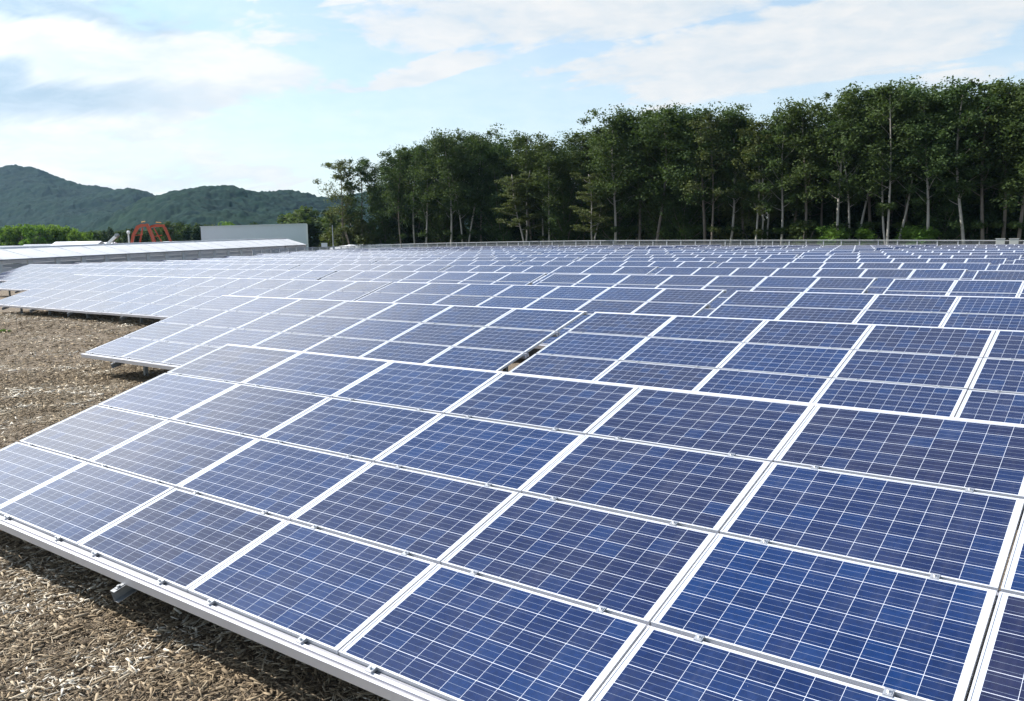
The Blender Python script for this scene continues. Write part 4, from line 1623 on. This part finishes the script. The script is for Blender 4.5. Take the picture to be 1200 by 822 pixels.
def sections(g, stride, left, right=True):
    out = []
    if right:
        out.append((g + 0.1, 7))
    c = g
    while True:
        r = c - 0.1
        l = r - 7
        if l <= left + 0.6:
            cols = int(round(r - left))
            if cols > 7:
                cols = 7
            if cols >= 1:
                out.append((r - cols, cols))
            break
        out.append((l, 7))
        c -= stride
    return sorted(out)


LAYOUT[5] = sections(2.98, 7.21, -40.5)
LEFTS = {6: -43.5, 7: -46.2, 8: -48.3, 9: -50.3, 10: -52.6, 11: -54.0, 12: -55.8, 13: -57.6, 14: -59.8, 15: -61.9}
for r, lf in LEFTS.items():
    LAYOUT[r] = sections(2.8 if r == 6 else 2.6 - 0.13 * (r - 7), 7.22, lf, r <= 8)
cnt = 0
for r in sorted(LAYOUT):
    secs = LAYOUT[r]
    n = len(secs)
    for k, (u0, cols) in enumerate(secs):
        rn = ROWS[r - 1]
        rowtxt = 'front row nearest the camera' if r == 1 else ('last row before the fence' if r == 15 else '%s row from the front' % rn)
        if r == 1:
            lab = 'large blue solar array filling the foreground, nearest of all rows'
        elif k == n - 1:
            lab = 'blue solar array at the right photo edge, %s' % rowtxt
        elif k == 0:
            lab = 'pale solar array at the far left end of the %s' % rowtxt
        else:
            lab = 'solar array, %s section from the right edge in the %s' % (ORD[n - 1 - k], rowtxt)
        make_array(r, u0, cols, lab, cnt)
        cnt += 1

# ------------------------------------------------------------------ wood chips on the near ground
def chip_mat():
    m, t, p, out = new_mat('weathered wood chips')
    a = t.node('ShaderNodeAttribute', attribute_name='tone')
    f = a.outputs['Fac']
    c = t.mix(t.rng(f, 0.0, 0.62), rgb(0.066, 0.047, 0.029), rgb(0.300, 0.232, 0.150))
    c = t.mix(t.rng(f, 0.62, 0.95), c, rgb(0.44, 0.38, 0.285))
    c = t.mix(t.rng(f, 0.97, 0.985), c, rgb(0.58, 0.53, 0.44))
    t.l.new(c, p.inputs['Base Color'])
    p.inputs['Roughness'].default_value = 0.9
    p.inputs['Specular IOR Level'].default_value = 0.2
    return m


def chips(n, xr, yr, lmin, lmax, seed, keep):
    r = np.random.default_rng(seed)
    x = r.uniform(*xr, n)
    y = r.uniform(*yr, n)
    ok = keep(x, y)
    x, y = x[ok], y[ok]
    n = len(x)
    ln = lmin + (lmax - lmin) * r.random(n) ** 2.2
    straw = r.random(n) < 0.03
    ln = np.where(straw, ln * 0 + r.uniform(0.07, 0.20, n), ln)
    wd = np.where(straw, ln * r.uniform(0.025, 0.07, n), ln * r.uniform(0.06, 0.24, n))
    th = wd * r.uniform(0.2, 0.5, n)
    yaw = r.uniform(0, 2 * np.pi, n)
    pit = r.normal(0, 0.22, n)
    z = mound(x, y) + berm(x, y) + 0.010 + np.abs(r.normal(0, 0.012, n))
    ax = np.stack([np.cos(yaw) * np.cos(pit), np.sin(yaw) * np.cos(pit), np.sin(pit)], 1)
    sd_ = np.stack([-np.sin(yaw), np.cos(yaw), r.normal(0, 0.25, n)], 1)
    up = np.cross(ax, sd_)
    up /= np.linalg.norm(up, axis=1)[:, None]
    c = np.stack([x, y, z], 1)
    A = ax * (ln / 2)[:, None]
    B = sd_ * (wd / 2)[:, None]
    U = up * (th / 2)[:, None]
    taper = r.uniform(0.25, 1.0, n)[:, None]
    V = np.empty((n, 8, 3))
    V[:, 0] = c - A - B - U
    V[:, 1] = c + A - B * taper - U
    V[:, 2] = c + A + B * taper - U
    V[:, 3] = c - A + B - U
    V[:, 4] = c - A - B * .8 + U
    V[:, 5] = c + A - B * taper * .8 + U
    V[:, 6] = c + A + B * taper * .8 + U
    V[:, 7] = c - A + B * .8 + U
    q = np.array([(4, 5, 6, 7), (0, 1, 5, 4), (1, 2, 6, 5), (2, 3, 7, 6), (3, 0, 4, 7)])
    F = (np.arange(n)[:, None, None] * 8 + q[None]).reshape(-1, 4)
    tone = np.clip(r.random(n) * (0.45 + 0.95 * vnoise(x * 1.3 + 60, y * 1.3 + 60, 77)) * (0.7 + 0.6 * vnoise(x * .45 + 90, y * .45 + 90, 78)), 0, 1)
    return V.reshape(-1, 3), F, np.repeat(tone, 5)


def keep_near(x, y):
    return (x * 0 == 0)


parts = []
off = 0
for args in ((130000, (-2.5, 9.5), (-4.2, 0.9), 0.012, 0.115, 1, keep_near),
             (60000, (-12, 0.6), (-2.5, 8.5), 0.02, 0.14, 2, keep_near),
             (36000, (-32, -6), (2, 16), 0.05, 0.22, 3, lambda x, y: np.ones_like(x, bool)),
             (5000, (0, 6), (8, 11), 0.03, 0.14, 4, keep_near)):
    v, f, tn = chips(*args)
    parts.append((v, f + off, tn))
    off += len(v)
cv_ = np.concatenate([p[0] for p in parts])
cf_ = np.concatenate([p[1] for p in parts])
ct_ = np.concatenate([p[2] for p in parts])
cme = np_mesh('wood_chips', cv_, cf_)
ta = cme.attributes.new('tone', 'FLOAT', 'FACE')
ta.data.foreach_set('value', ct_.astype(np.float32))
co = link_mesh('wood_chips', cme, chip_mat())
tag(co, 'loose layer of brown wood chips covering the bare ground', 'wood chips', None, 'stuff')

# ------------------------------------------------------------------ haze
hz = MB()
hz.box((-3300, -500, -1.5), (2300, 3400, 300))
hm = bpy.data.materials.new('thin summer haze')
hm.use_nodes = True
hn = NT(hm.node_tree)
hn.n.clear()
hout = hn.node('ShaderNodeOutputMaterial')
pvn = hn.node('ShaderNodeVolumePrincipled')
pvn.inputs['Color'].default_value = (0.42, 0.68, 1.0, 1)
pvn.inputs['Density'].default_value = 0.000045
pvn.inputs['Anisotropy'].default_value = 0.3
hn.l.new(pvn.outputs[0], hout.inputs['Volume'])
ho = hz.build('haze', hm)
tag(ho, 'thin pale blue summer haze over the field and hills', 'haze', None, 'stuff')

SC.cycles.max_bounces = 6
SC.cycles.diffuse_bounces = 3
SC.cycles.glossy_bounces = 3
SC.cycles.transmission_bounces = 3
SC.cycles.volume_bounces = 0
SC.cycles.transparent_max_bounces = 6
SC.cycles.caustics_reflective = False
SC.cycles.caustics_refractive = False
